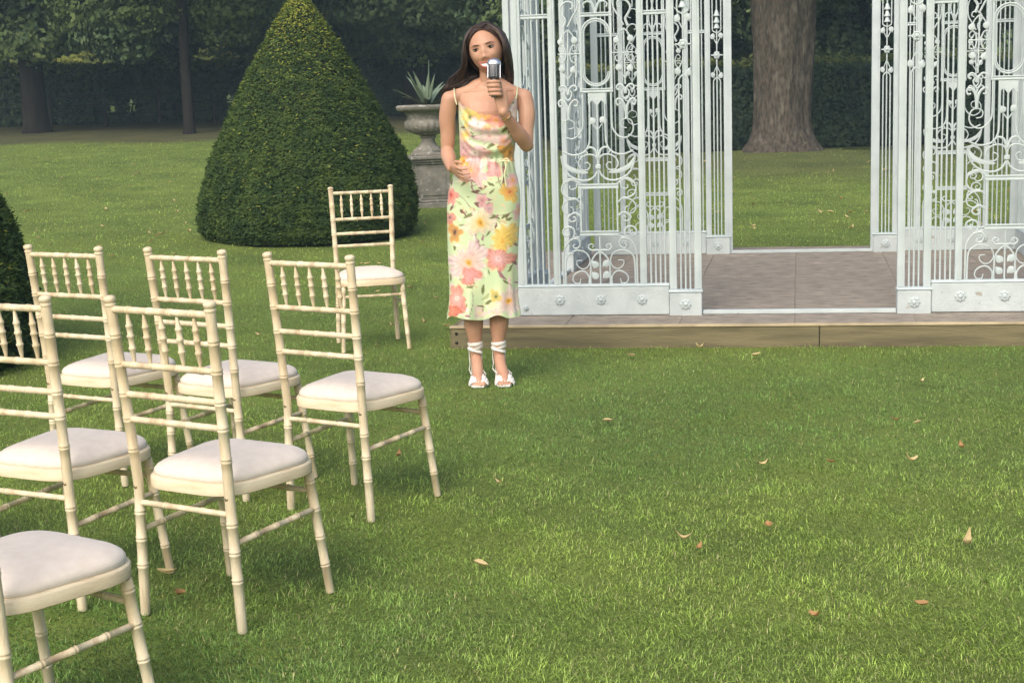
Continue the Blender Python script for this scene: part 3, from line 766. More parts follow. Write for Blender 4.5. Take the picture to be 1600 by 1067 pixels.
# far wall, left and right walls: copies on the other three sides
sh=S*shear
offs=[('far',(sh+0.01,S,0),0.0,1),('left',(0.0,S*1.0,0),None,1),('right',(S,0,0),None,1)]
wf=copy_tree(wallf,gaz); wf.location=(sh+.02,S+.02,0)
ang=math.pi/2-(GB-GY)
wl_=copy_tree(wallf,gaz); wl_.location=(-.035+.0,.035,0); wl_.rotation_euler=(0,0,ang)
wr_=copy_tree(wallf,gaz); wr_.location=(S+.035,.035,0); wr_.rotation_euler=(0,0,ang)
for w in (wl_,wr_): w.scale=(0.98,1,1)
# the far wall's doorway carries its own door frame bars
for u in (1.085,S-1.085):
    b=MB(); b.box(u-.02,u+.02,-.02,.02,-.002,HT,.003); o=b.build('door_frame_bar',IR,wf,ang=20)

# ------------------------------------------------------------------ chairs
def nodes_tube(P0,P1,r,rings,n=12,r1=None,ends=True):
    """straight turned bamboo length with paired node rings at fractions"""
    P0=Vector(P0);P1=Vector(P1);L=(P1-P0).length; r1=r1 or r
    prof=[(0,r*0.96),(0.004/L,r)]
    for t in rings:
        h=.0032/L
        for c in (-.0045/L,.0045/L):
            prof+=[(t+c-h,0),(t+c-h*.5,.0016),(t+c+h*.5,.0016),(t+c+h,0)]
    pp=[]
    for k,(t,e) in enumerate(prof):
        rr=r+(r1-r)*t
        pp.append((t,e if k<2 else rr+e))
    pp+=[(1-.003/L,r1),(1,r1*.96)]
    pp.sort(key=lambda q:q[0])
    pts=[P0+(P1-P0)*min(max(t,0),1) for t,_ in pp]
    return pts,[q[1] for q in pp],n
def turned(mb,P0,P1,r,rings,n=12,r1=None):
    pts,rr,n=nodes_tube(P0,P1,r,rings,n,r1)
    ax=(Vector(P1)-Vector(P0)).normalized()
    ref=Vector((0,1,0)) if abs(ax.y)<.8 else Vector((1,0,0))
    u=(ref-ax*ref.dot(ax)).normalized(); w=ax.cross(u)
    V=[];F=[]
    for p,r_ in zip(pts,rr):
        for j in range(n):
            a=2*math.pi*j/n; V.append(p+(u*math.cos(a)+w*math.sin(a))*r_)
    k=len(pts)
    for i in range(k-1):
        for j in range(n):
            j2=(j+1)%n; F.append((i*n+j,i*n+j2,(i+1)*n+j2,(i+1)*n+j))
    F.append(tuple(range(n-1,-1,-1))); F.append(tuple((k-1)*n+j for j in range(n)))
    mb.add(V,F)
def seat_outline(off=0.0,n=8):
    bw,fw,yb,yf=.160-off,.200-off,-.008+off,.368-off
    cs=[(-bw,yb,.10),(bw,yb,.10),(fw,yf,.11),(-fw,yf,.11)]
    out=[]
    for k in range(4):
        p=Vector(cs[k][:2]);r=max(cs[k][2]-off*.75,.012);a=Vector(cs[k-1][:2]);c=Vector(cs[(k+1)%4][:2])
        d1=(a-p).normalized();d2=(c-p).normalized()
        s0=p+d1*r;s1=p+d2*r
        for i in range(n+1):
            t=i/n; out.append(s0*(1-t)**2+p*2*t*(1-t)+s1*t*t)
    # bow the front edge a little
    res=[]
    for q in out:
        y=q.y
        if y>.25: y+=.026*(1-(q.x/.21)**2)*min(1,(y-.25)/.08)
        xx=q.x*(1+.06*max(0,math.sin(math.pi*min(1,max(0,(y)/.37)))))
        res.append((xx,y))
    return res
def make_chair():
    t=empty('banquet_chair',(0,0,0))
    W_=M['chair']
    def post_pt(s,z):
        if z<=.379: k=z/.379; return Vector((s*(.178+(.165-.178)*k), -.004*k, z))
        k=(z-.379)/(.905-.379); return Vector((s*(.165+.013*k), -.004-.046*k**1.15, z))
    for s in (-1,1):
        b=MB()
        rings=[.147,.225,.304,.485,.573,.645,.73,.81]
        zs=[0,.004,.01]; rr=[.0125,.0138,.0142]
        grid=sorted([.05,.10,.19,.26,.35,.379,.42,.45,.53,.61,.69,.77,.84,.875]+[])
        pts=[(0,.0125),(.004,.0138)]
        for z in grid: pts.append((z,.0145))
        for z in rings:
            for c in (-.0048,.0048): pts+=[(z+c-.004,.0146),(z+c-.0018,.0164),(z+c+.0018,.0164),(z+c+.004,.0146)]
        pts+=[(.893,.0145),(.8945,.0165),(.899,.0165),(.901,.0135),(.904,.0135),(.907,.0168),(.914,.0175),(.919,.0150),(.922,.008),(.9225,.001)]
        pts.sort()
        b.tube([post_pt(s,z) for z,_ in pts],[q for _,q in pts],14)
        p=b.build('back_post',W_,t,ang=50)
        b=MB(); q=post_pt(s,.379)+Vector((0,-.0135,0)); b.lathe([(.0055,0),(.0055,.0015),(.003,.0035),(.0005,.004)],10,tuple(q),axis='y'); b.build('bolt',M['brass'],p)
        b=MB(); turned(b,(s*.190,.382,0),(s*.168,.335,.372),.0125,[.24,.47,.70,.93],14,.0150); b.build('front_leg',W_,t,ang=50)
        # side stretchers
        b=MB(); a0=post_pt(s,.250); turned(b,a0,(s*.176,.350,.262),.0085,[.25,.5,.75],10); b.build('stretcher',W_,t,ang=50)
    def cross(z,r,rings,nm,dz=0):
        b=MB(); turned(b,post_pt(-1,z),post_pt(1,z+dz),r,rings,10); b.build(nm,W_,t,ang=50)
    cross(.884,.0098,[.18,.40,.60,.82],'top_rail'); cross(.730,.0095,[.15,.38,.62,.85],'back_rail')
    cross(.645,.0095,[.3,.5,.7],'back_rail'); cross(.573,.0095,[.35,.65],'back_rail'); cross(.332,.0085,[.3,.7],'stretcher')
    b=MB(); turned(b,(-.173,.345,.315),(.173,.345,.315),.0085,[.25,.5,.75],10); b.build('stretcher',W_,t,ang=50)
    for k in range(5):
        x=(-.178+.356*(k+1)/6)
        p0=post_pt(1,.730);p1=post_pt(1,.884); b=MB(); pts=[]
        prof=[(0,.0038),(.12,.0060),(.26,.0086),(.28,.0105),(.31,.0105),(.33,.0080),(.50,.0084),(.52,.0108),(.55,.0108),(.57,.0080),(.70,.0084),(.72,.0102),(.75,.0102),(.77,.0078),(.90,.0052),(1,.0036)]
        y=lambda tt:p0.y+(p1.y-p0.y)*tt
        b.tube([(x,y(a),p0.z+.006+(p1.z-p0.z-.012)*a) for a,_ in prof],[r_ for _,r_ in prof],10); b.build('spindle',W_,t,ang=50)
    # seat frame
    def slab(off_list,nm,m_,parent,dome=0):
        b=MB(); V=[];F=[]
        k=0
        for off,z in off_list:
            o_=seat_outline(off); k=len(o_)
            V+=[(x,y,z) for x,y in o_]
        L=len(off_list)
        for i in range(L-1):
            for j in range(k):
                j2=(j+1)%k; F.append((i*k+j,i*k+j2,(i+1)*k+j2,(i+1)*k+j))
        F.append(tuple(range(k-1,-1,-1))); F.append(tuple((L-1)*k+j for j in range(k)))
        b.add(V,F); return b.build(nm,m_,parent,ang=45)
    slab([(.005,.374),(.0,.377),(0,.403),(.003,.407),(.012,.409)],'seat_frame',M['chair_frame'],t)
    pad=[(.016,.406),(.012,.409),(.009,.415),(.010,.423),(.016,.431),(.030,.440),(.052,.449),(.080,.457),(.110,.4615),(.14,.463)]
    slab(pad,'seat_pad',M['cushion'],t)
    return t
chair0=make_chair()
GC='limewashed banquet chairs with cream pads'
chairs=[(-.914,4.049,.53,'cream wooden chair in the middle of the group, whole legs showing nearest the open lawn'),
 (-.651,5.117,.56,'cream wooden chair at the right end of the front row, left of the woman'),
 (-1.135,5.438,.548,'cream wooden chair second from the right end of the front row'),
 (-1.648,5.707,.50,'cream wooden chair in the front row beside the cut off clipped cone at the left'),
 (-1.420,4.266,.46,'cream wooden chair left of the middle chair, its back cut by the photo edge'),
 (-.858,8.951,2.93,'lone cream wooden chair facing the rows, set apart before the tall clipped cone'),
 (-1.221,3.126,.60,'cream wooden chair in the bottom left corner, only its pad and right legs in view'),
 (-2.040,4.545,.46,'cream wooden chair almost wholly outside the left photo edge, only a front leg showing')]
for k,(x,y,a,l) in enumerate(chairs):
    o=chair0 if k==0 else copy_tree(chair0)
    o.location=(x,y,tz(x,y)+.004); o.rotation_euler=(0,0,-a); tag(o,l,'chair',GC)

# ------------------------------------------------------------------ the woman
PX,PY=-.12,7.51
def pw(u,v,y=0.0):
    w=598-v
    return Vector(((u-765)*(.00322-w*2e-7)+w*.000104, y, .00327*w-1.6e-7*w*w))
wom=empty('person',(PX,PY,tz(PX,PY)+.006)); tag(wom,'dark haired woman in a floral midi dress and white heels speaking into a microphone','person')
bm_=MB()
def ell_loft(mb,rings,n=28):
    V=[];F=[];k=len(rings)
    for (cx,cy,z,rx,ry) in rings:
        for j in range(n):
            a=2*math.pi*j/n; V.append((cx+rx*math.cos(a),cy+ry*math.sin(a),z))
    for i in range(k-1):
        for j in range(n):
            j2=(j+1)%n; F.append((i*n+j,i*n+j2,(i+1)*n+j2,(i+1)*n+j))
    F.append(tuple(range(n-1,-1,-1))); F.append(tuple((k-1)*n+j for j in range(n)))
    mb.add(V,F)
# torso and neck
ell_loft(bm_,[(.0,.01,.80,.10,.08),(.002,.01,.90,.155,.105),(.004,.01,.98,.155,.105),(.010,.01,1.06,.130,.092),(.016,.008,1.13,.112,.082),(.024,.004,1.21,.120,.086),
 (.032,-.004,1.29,.132,.096),(.037,-.002,1.35,.138,.092),(.040,.006,1.395,.146,.078),(.041,.012,1.425,.150,.062),(.042,.016,1.447,.128,.052),(.043,.018,1.466,.085,.048),(.045,.016,1.485,.053,.046)])
ell_loft(bm_,[(.043,.018,1.44,.052,.048),(.045,.014,1.49,.045,.045),(.045,.008,1.53,.043,.044),(.043,.006,1.58,.046,.048),(.04,.01,1.62,.05,.05)],20)
def sph(mb,c,r,n=14,sc=(1,1,1)):
    V=[];F=[]
    for i in range(n+1):
        ph=math.pi*i/n
        for j in range(n*2):
            a=math.pi*j/n; V.append((c[0]+r*sc[0]*math.sin(ph)*math.cos(a),c[1]+r*sc[1]*math.sin(ph)*math.sin(a),c[2]+r*sc[2]*math.cos(ph)))
    m2=2*n
    for i in range(n):
        for j in range(m2):
            j2=(j+1)%m2; F.append((i*m2+j,(i+1)*m2+j,(i+1)*m2+j2,i*m2+j2))
    mb.add(V,F)
def capsule(mb,pts,rr,n=16):
    P=spline([Vector(p) for p in pts],6)
    k=len(pts); rs=[]
    for i in range(len(P)):
        t=i/(len(P)-1)*(k-1); a=min(int(t),k-2); f=t-a; f=f*f*(3-2*f); rs.append(rr[a]*(1-f)+rr[a+1]*f)
    mb.tube([tuple(p) for p in P],rs,n)
    sph(mb,P[0],rs[0]*.985,8); sph(mb,P[-1],rs[-1]*.985,8)
# breast volume and shoulders under the dress
for s in (-1,1): sph(bm_,(.034+s*.058,-.052,1.285),.056,12,(1,.85,.95))
SL=Vector((-.149,.012,1.412)); EL=Vector((-.172,.045,1.158)); WL=Vector((-.150,-.155,1.085))
SR=Vector((.217,.012,1.410)); ER=Vector((.222,-.045,1.180)); WR=Vector((.112,-.205,1.345))
# deltoid slope from the neck
capsule(bm_,[(.045,.02,1.476),(.000,.02,1.478),(-.060,.018,1.446),SL+Vector((.006,0,.0))],[.040,.032,.031,.040])
capsule(bm_,[(.045,.02,1.476),(.090,.02,1.480),(.148,.018,1.446),SR+Vector((-.006,0,.0))],[.040,.032,.031,.040])
capsule(bm_,[SL,SL.lerp(EL,.35)+Vector((-.008,0,0)),SL.lerp(EL,.7),EL],[.041,.041,.037,.032])
capsule(bm_,[EL,EL.lerp(WL,.3),EL.lerp(WL,.65),WL],[.034,.036,.029,.021])
capsule(bm_,[SR,SR.lerp(ER,.35)+Vector((.008,0,0)),SR.lerp(ER,.7),ER],[.042,.042,.038,.033])
capsule(bm_,[ER,ER.lerp(WR,.3),ER.lerp(WR,.65),WR],[.035,.037,.029,.021])
# left hand in picture: open, palm up, fingers slightly curled, pointing in and down
def palm(mb,a,b,w0,w1,th,wdir):
    a=Vector(a);b=Vector(b);d=(b-a).normalized();w=Vector(wdir); w=(w-d*w.dot(d)).normalized(); nn=d.cross(w)
    V=[];F=[];K=6;n=14
    for i in range(K+1):
        t=i/K; c=a.lerp(b,t); ww=w0+(w1-w0)*math.sin(t*math.pi/2); tt=th*(1-.25*t)
        for j in range(n):
            an=2*math.pi*j/n; V.append(c+w*ww*math.copysign(abs(math.cos(an))**.8,math.cos(an))+nn*tt*math.sin(an))
    for i in range(K):
        for j in range(n):
            j2=(j+1)%n; F.append((i*n+j,i*n+j2,(i+1)*n+j2,(i+1)*n+j))
    F.append(tuple(range(n-1,-1,-1))); F.append(tuple(K*n+j for j in range(n)))
    mb.add(V,F); return d,w,nn
HL=WL+Vector((.042,-.058,-.022))
d,w,nn=palm(bm_,WL-Vector((.004,-.008,-.004)),HL,.020,.037,.013,(.25,.35,-.9))
if nn.z<0: nn=-nn
for k,(off,L) in enumerate(((-.030,.060),(-.010,.070),(.010,.066),(.029,.052))):
    p0=HL+w*off-d*.012; f1=(d*1.0+w*off*3).normalized()
    p1=p0+f1*(L*.45+.012); f2=(f1+nn*.45).normalized(); p2=p1+f2*L*.33; f3=(f2+nn*.45).normalized(); p3=p2+f3*L*.24
    capsule(bm_,[p0,p1,p2,p3],[.0088,.0080,.0072,.0060],8)
q0=WL+d*.022-w*.018; capsule(bm_,[q0,q0-w*.022+nn*.014+d*.018,q0-w*.030+nn*.020+d*.042,q0-w*.028+nn*.022+d*.058],[.012,.0098,.0088,.007],8)
# right hand in picture: gripping the microphone below its head
MC=Vector((.070,-.215,1.485))          # grip axis at finger height
HR=Vector((.094,-.212,1.425))
d,w,nn=palm(bm_,WR-Vector((-.003,-.004,.008)),HR+Vector((.004,.012,.02)),.025,.036,.015,(1,.35,.5))
palm(bm_,HR+Vector((.006,.01,-.012)),HR+Vector((.002,.012,.062)),.024,.022,.014,(.35,1,.0))
for k,(z,L) in enumerate(((1.487,1.0),(1.467,1.05),(1.447,1.0),(1.428,.86))):
    cx=.068+.002*k; cy=-.216
    r_=.0235
    pts=[(cx+.030,cy+.006,z-.004),(cx+.024,cy-.020,z),(cx+.002,cy-.029*L,z+.002),(cx-.021*L,cy-.019,z+.001),(cx-.024*L,cy+.004,z-.001),(cx-.012,cy+.014,z-.002)]
    capsule(bm_,pts[:5] if k==3 else pts,[.0098,.0098,.0092,.0086,.0078,.0066][:5 if k==3 else 6],8)
capsule(bm_,[(.100,-.200,1.440),(.098,-.196,1.475),(.088,-.192,1.500),(.078,-.194,1.518)],[.013,.0108,.0098,.0078],8)
for s in (-1,1): capsule(bm_,[(.045+s*.020,-.029,1.450),(.043+s*.07,-.025,1.447),(.043+s*.135,-.002,1.446)],[.008,.0085,.009],8)
# legs
for s,(kx,ax) in ((-1,(-.070,-.066)),(1,(.058,.052))):
    hx=.075*s
    capsule(bm_,[(hx,.01,.88),(hx*1.0,.0,.70),(kx,-.005,.50),(kx,.012,.38),(kx*1.0,.016,.30),(ax,.022,.20),(ax,.028,.135)],[.098,.082,.056,.048,.049,.033,.027])
    fx=ax+.016+.006*s
    capsule(bm_,[(ax,.045,.112),(ax+.003,.022,.115),(ax+.008,-.025,.085),(fx,-.070,.045),(fx+.004,-.105,.026)],[.026,.030,.029,.028,.024],12)
    for k in range(5):
        xx=fx+.004+(-.026+.013*k); yy=-.128+.006*abs(k-(1 if s>0 else 3))
        big = (k==0 and s>0) or (k==4 and s<0)
        capsule(bm_,[(xx*.98+fx*.02,-.095,.022),(xx,yy-.004,.017),(xx,yy-.020,.012)],[.010,.0105 if big else .008,.009 if big else .0065],8)
# head
def head(mb):
    nA,nP=96,80; V=[];F=[]
    def g(x,z,cx,cz,sx,sz): return math.exp(-((x-cx)/sx)**2-((z-cz)/sz)**2)
    for i in range(nP+1):
        ph=math.pi*i/nP
        for j in range(nA):
            a=2*math.pi*j/nA
            X=math.sin(ph)*math.cos(a);Yy=math.sin(ph)*math.sin(a);Zz=math.cos(ph)
            lo=max(0,-Zz); 
            jaw=1-.15*min(1,lo/.95)**1.5 
            x=X*.0735*jaw; z=Zz*(.112 if Zz<0 else .108)
            if Yy<0: y=Yy*.088*(1-.04*lo)
            else: y=Yy*.100*(1-.42*lo)
            if Yy<0 and lo>0: y-=.010*lo*lo
            if Yy<0:
                f=min(1,-Yy*1.6)
                dy=0
                for s in (-1,1):
                    dy+= .0085*g(x,z,s*.031,.004,.017,.011)*1.0
                    dy-= .0035*g(x,z,s*.030,.024,.020,.007)
                    dy-= .0080*g(x,z,s*.042,-.034,.020,.020)
                    dy-= .0050*g(x,z,s*.013,-.045,.007,.007)
                dy-= .0085*g(x,z,0,-.016,.010,.024)+.0145*g(x,z,0,-.039,.0130,.010)
                dy-= .0055*g(x,z,0,-.072,.024,.012)-.003*g(x,z,0,-.088,.02,.005)
                dy-= .0075*g(x,z,0,-.103,.018,.011)
                y+=dy*f
            V.append((x,y,z))
    for i in range(nP):
        for j in range(nA):
            j2=(j+1)%nA; F.append((i*nA+j,(i+1)*nA+j,(i+1)*nA+j2,i*nA+j2))
    mb.add(V,F)
HM=Matrix.Translation((.038,-.014,1.646)) @ Matrix.Rotation(R(-11),4,'Y') @ Matrix.Rotation(R(-9),4,'Z') @ Matrix.Rotation(R(-3),4,'X') @ Matrix.Diagonal((1.13,1.04,1.04,1))
hb=MB(); head(hb)
for s in (-1,1):   # ears
    sph(hb,(s*.0735,.012,-.004),.020,8,(.35,.62,1.25))
bm_.add([HM@Vector(v) for v in hb.v],hb.f)
body=bm_.build('body',M['skin'],wom,smooth=True,ang=180)
rm=body.modifiers.new('remesh','REMESH'); rm.mode='VOXEL'; rm.voxel_size=.0034; rm.use_smooth_shade=True
sm_=body.modifiers.new('smooth','SMOOTH'); sm_.factor=.5; sm_.iterations=2
def hobj(mb,name,m_):
    mb.v=[tuple(HM@Vector(v)) for v in mb.v]; return mb.build(name,m_,wom,ang=60)
for s in (-1,1):
    b=MB(); sph(b,(s*.031,-.0715,.002),.0125,10,(1.05,.75,.40)); e=hobj(b,'eye',M['eye_w'])
    b=MB(); sph(b,(s*.031-.001,-.0795,.0025),.0056,8,(1,.45,.88)); o=hobj(b,'iris',M['eye_d']); o.parent=e
    b=MB(); b.tube([(s*.0165,-.0785,-.001),(s*.024,-.0825,.0048),(s*.033,-.0825,.0062),(s*.042,-.0765,.0048),(s*.0490,-.0690,.0050)],[.0008,.0021,.0027,.0026,.0009],6); o=hobj(b,'eyelash',M['brow']); o.parent=e
    b=MB(); b.tube([(s*.019,-.0765,-.0035),(s*.031,-.0795,-.0055),(s*.043,-.0735,-.002)],[.0006,.0012,.0008],6); o=hobj(b,'lower_lash',M['brow']); o.parent=e
    b=MB(); b.tube([(s*.013,-.0865,.0165),(s*.024,-.0860,.0205),(s*.037,-.0815,.0225),(s*.052,-.0690,.0165)],[.0011,.0017,.0015,.0005],6,flat=.6,up=(0,1,0)); hobj(b,'eyebrow',M['brow'])
b=MB(); b.tube([(-.033,-.073,-.0570),(-.017,-.0880,-.0640),(0,-.0930,-.0655),(.017,-.0880,-.0640),(.033,-.073,-.0570)],[.0012,.0032,.0036,.0032,.0012],8); hobj(b,'upper_lip',M['lip'])
b=MB(); b.tube([(-.033,-.073,-.0572),(-.018,-.0865,-.0800),(0,-.0915,-.0880),(.018,-.0865,-.0800),(.033,-.073,-.0572)],[.0012,.0036,.0046,.0036,.0012],8); hobj(b,'lower_lip',M['lip'])
b=MB(); V=[];F=[]
for i in range(13):
    x=-.029+.058*i/12; c=1-(x/.031)**2; y=-.0912+ .0145*(x/.029)**2
    V+=[(x,y,-.0640-.001*c),(x,y-.0006,-.0625-.0195*c-.0005),(x,y+.006,-.0625-.0195*c),(x,y+.006,-.064)]
for i in range(12):
    for j in range(4):
        j2=(j+1)%4; F.append((4*i+j,4*i+j2,4*i+4+j2,4*i+4+j))
F+=[(3,2,1,0),(48,49,50,51)]
b.add(V,F); hobj(b,'teeth',M['teeth'])
b=MB(); sph(b,(.078,.002,-.028),.0055,8); hobj(b,'earring',M['pearl'])

# hair: cap of strands falling behind the shoulders and over to picture left
hairs=MB()
random.seed(3)
def hair_strand(root_l, mids, r0):
    P=spline(mids,3); n=len(P)
    hairs.tube([tuple(p) for p in P],[r0*(.9 if i==0 else 1)*(1-.75*max(0,(i/(n-1)-.6)/.4)) for i in range(n)],4,cap=False)
def onhead(az,el,k=1.0):   # az 0 = face, +-pi back ; +x picture right
    x=math.sin(az)*math.cos(el); y=-math.cos(az)*math.cos(el); z=math.sin(el)
    return HM@Vector((x*.082*k,(y*.094 if y<0 else y*.108)*k,z*.117*k+.002))
# underlying cap
capm=MB(); V=[];F=[];nA=48;nE=20
for i in range(nE+1):
    for j in range(nA):
        az=2*math.pi*j/nA
        azs=(az+math.pi)%(2*math.pi)-math.pi
        front=max(0,1-abs(azs)/1.3)
        elmin=-.9+ (1.76*math.sqrt(max(0,1-(azs/1.3)**2)) if front>0 else 0)
        el=elmin+(math.pi/2-elmin)*i/nE
        V.append(onhead(azs,el,1.0+.03*(1-front)))
for i in range(nE):
    for j in range(nA):
        j2=(j+1)%nA; F.append((i*nA+j,i*nA+j2,(i+1)*nA+j2,(i+1)*nA+j))
capm.add(V,F)
for k in range(1100):
    side=-1 if random.random()<.56 else 1
    part=(.010+random.gauss(0,.004))
    # root along the parting
    tpar=random.random()
    el=R(52)+tpar*R(70)
    x0=part; 
    top=HM@Vector((x0,-.094*math.cos(el) if el<math.pi/2 else .108*-math.cos(el),.119*math.sin(el)+.004))
    azt=side*(R(62)+tpar*R(105)+random.gauss(0,.06))
    lift=1.05+random.uniform(0,.09)
    a1=onhead(azt*.72 if tpar<.5 else azt*.85,R(58)-tpar*R(6),lift-.045)
    a2=onhead(azt,R(20),lift+.07)
    a3=onhead(azt*1.02,-R(22),lift+.13)
    wv=random.gauss(0,.008); ph=random.uniform(0,6)
    back=.045+.05*tpar
    if side<0:
        a3=a3+Vector((-.010-.012*random.random(),.01,0))
        spread=random.random()
        ex=-.035-.115*spread; 
        p4=Vector((a3.x-.014-.055*spread,.035+random.uniform(-.02,.04),1.50+random.gauss(0,.01)))
        p5=Vector((ex-.020+wv,.045+random.uniform(-.02,.04),1.445+.02*spread))
        p6=Vector((ex-.028+wv,.070+random.uniform(-.01,.03),1.385+random.uniform(-.03,.03)))
        # a share of locks ends on the picture-left shoulder
        mids=[top,a1,a2,a3,p4,p5,p6]
    else:
        ex=.095+random.uniform(0,.045)
        p4=Vector((max(a3.x,.105)+.006,.045+random.uniform(-.02,.04),1.50))
        p5=Vector((ex+.012+wv,.062+random.uniform(-.01,.03),1.43))
        p6=Vector((ex+.006+wv,.085+random.uniform(-.01,.02),1.36+random.uniform(-.03,.03)))
        mids=[top,a1,a2,a3,p4,p5,p6]
    wob=random.uniform(0,6.28)
    mids=[m if i<3 else m+Vector((.007*math.sin(wob+i*1.9),.005*math.cos(wob+i*1.7),0)) for i,m in enumerate(mids)]
    hair_strand(None,mids,random.uniform(.0018,.0034))
hr=hairs.build('hair',M['hair'],wom,ang=180)
o=capm.build('hair_cap',M['hair'],wom,ang=180)

# dress
edges=[(148,717,807),(170,717.5,808.5),(190,718,808),(210,719,806.5),(230,719.5,805),(246,719.5,803.5),(256,715.5,804),(270,709,806.5),(285,704,810.5),(300,701,813),(325,699,813.5),(360,699,812),(400,700,810),(440,701.5,809),(465,701.5,809),(480,700,810.5),(492,698,812.5),(500,697,814)]
ez=np.array([pw(0,e[0]).z for e in edges][::-1]); el_=np.array([pw(e[1],e[0]).x for e in edges][::-1]); er_=np.array([pw(e[2],e[0]).x for e in edges][::-1])
dz_=np.array([.30,.36,.45,.60,.75,.90,.98,1.06,1.12,1.18,1.25,1.31,1.38,1.45]); dd=np.array([.105,.100,.098,.103,.110,.120,.120,.110,.104,.118,.134,.138,.124,.105])
NT,NS=260,330
th=np.linspace(0,2*np.pi,NT,endpoint=False)      # 0=+x ; front is -y (3pi/2)
sS=np.linspace(0,1,NS)
cx_top=.036
fx=np.cos(th); fy=np.sin(th)
zL,zR=pw(717,160).z,pw(808,150).z
ztop=np.where(fy<0, 0, 0.0)
tt=(fx+1)/2                       # 0 picture-left .. 1 right
dip=np.clip(1-np.abs(tt-.63)/np.where(tt<.63,.63,.37),0,1); dip=dip*(1.25-.25*dip)
front_top=zL+(zR-zL)*tt-(.100)*dip*np.clip(-fy*2.2,0,1)
back_top=1.315+0*tt
side_w=np.clip((fy+.05)/.5,0,1)
ztop=front_top*(1-side_w)+back_top*side_w
hem=pw(0,494.5).z+.009*np.sin(th*5+1)+.006*np.sin(th*9)
TT,SS=np.meshgrid(th,sS)
Zd=ztop[None,:]+(hem-ztop)[None,:]*SS
xl=np.interp(Zd,ez,el_); xr=np.interp(Zd,ez,er_); hx=(xr-xl)/2; cx=(xl+xr)/2; dy=np.interp(Zd,dz_,dd)
# body-like squareness, folds
se_=np.sin(TT)
low=np.clip((.75-Zd)/.45,0,1)
fold=.0085*low*np.sin(TT*7+1.0+1.2*np.sin(Zd*6))+.004*low*np.sin(TT*13+Zd*5)
fold+=.0045*np.clip((1.05-Zd)/.2,0,1)*np.sin(TT*6+2.2*np.sin(Zd*4))*np.clip(-se_,0,1)
fold+=.013*low**3*np.sin(TT*9+.7)
bod=np.clip((Zd-1.12)/.03,0,1)
sag=Zd+.085*(1-np.cos(TT)**2)*np.clip(-np.sin(TT),0,1)     # drape lines that swing between the straps
fold+=bod*(.0042*np.sin(sag*62+1.3*np.cos(TT*2)+.8)+.0022*np.sin(sag*118+3*np.cos(TT)+np.sin(TT*5)))*np.clip(-np.sin(TT)*1.3,0,1)
pl=np.exp(-((Zd-1.125)/.012)**2)
fold-=.006*pl
fold+=.0035*np.exp(-((Zd-1.10)/.05)**2)*np.sin(TT*22+Zd*10)
fold+=.003*np.sin(Zd*23+TT*2)*np.clip((Zd-.75)/.1,0,1)*np.clip((1.1-Zd)/.1,0,1)
hem_dip=0
ce,se=np.cos(TT),np.sin(TT)
ex_=np.where(se<0,.94-.22*np.clip((Zd-1.14)/.08,0,1),.94)
fold=fold+.006*bod*(se<0)
Xd=cx+(hx+fold*.4)*np.sign(ce)*np.abs(ce)**ex_
Yd=(dy*np.where(se>0,.86,1)+fold*1.3)*np.sign(se)*np.abs(se)**ex_+.004
cleft=.020*low**2*np.exp(-((Xd-(-.008))/.022)**2)*(se<0)     # hem falls in between the legs
Yd=Yd+cleft
# centre-front neckline rolls outward slightly
Yd-=.010*np.exp(-SS*NS/7)*np.clip(-se,0,1)
Vd=np.stack([Xd.ravel(),Yd.ravel(),Zd.ravel()],1)
i,j=np.meshgrid(np.arange(NT),np.arange(NS-1)); a=(j*NT+i).ravel(); b2=(j*NT+(i+1)%NT).ravel()
Fd=np.stack([a,a+NT,b2+NT,b2],1)
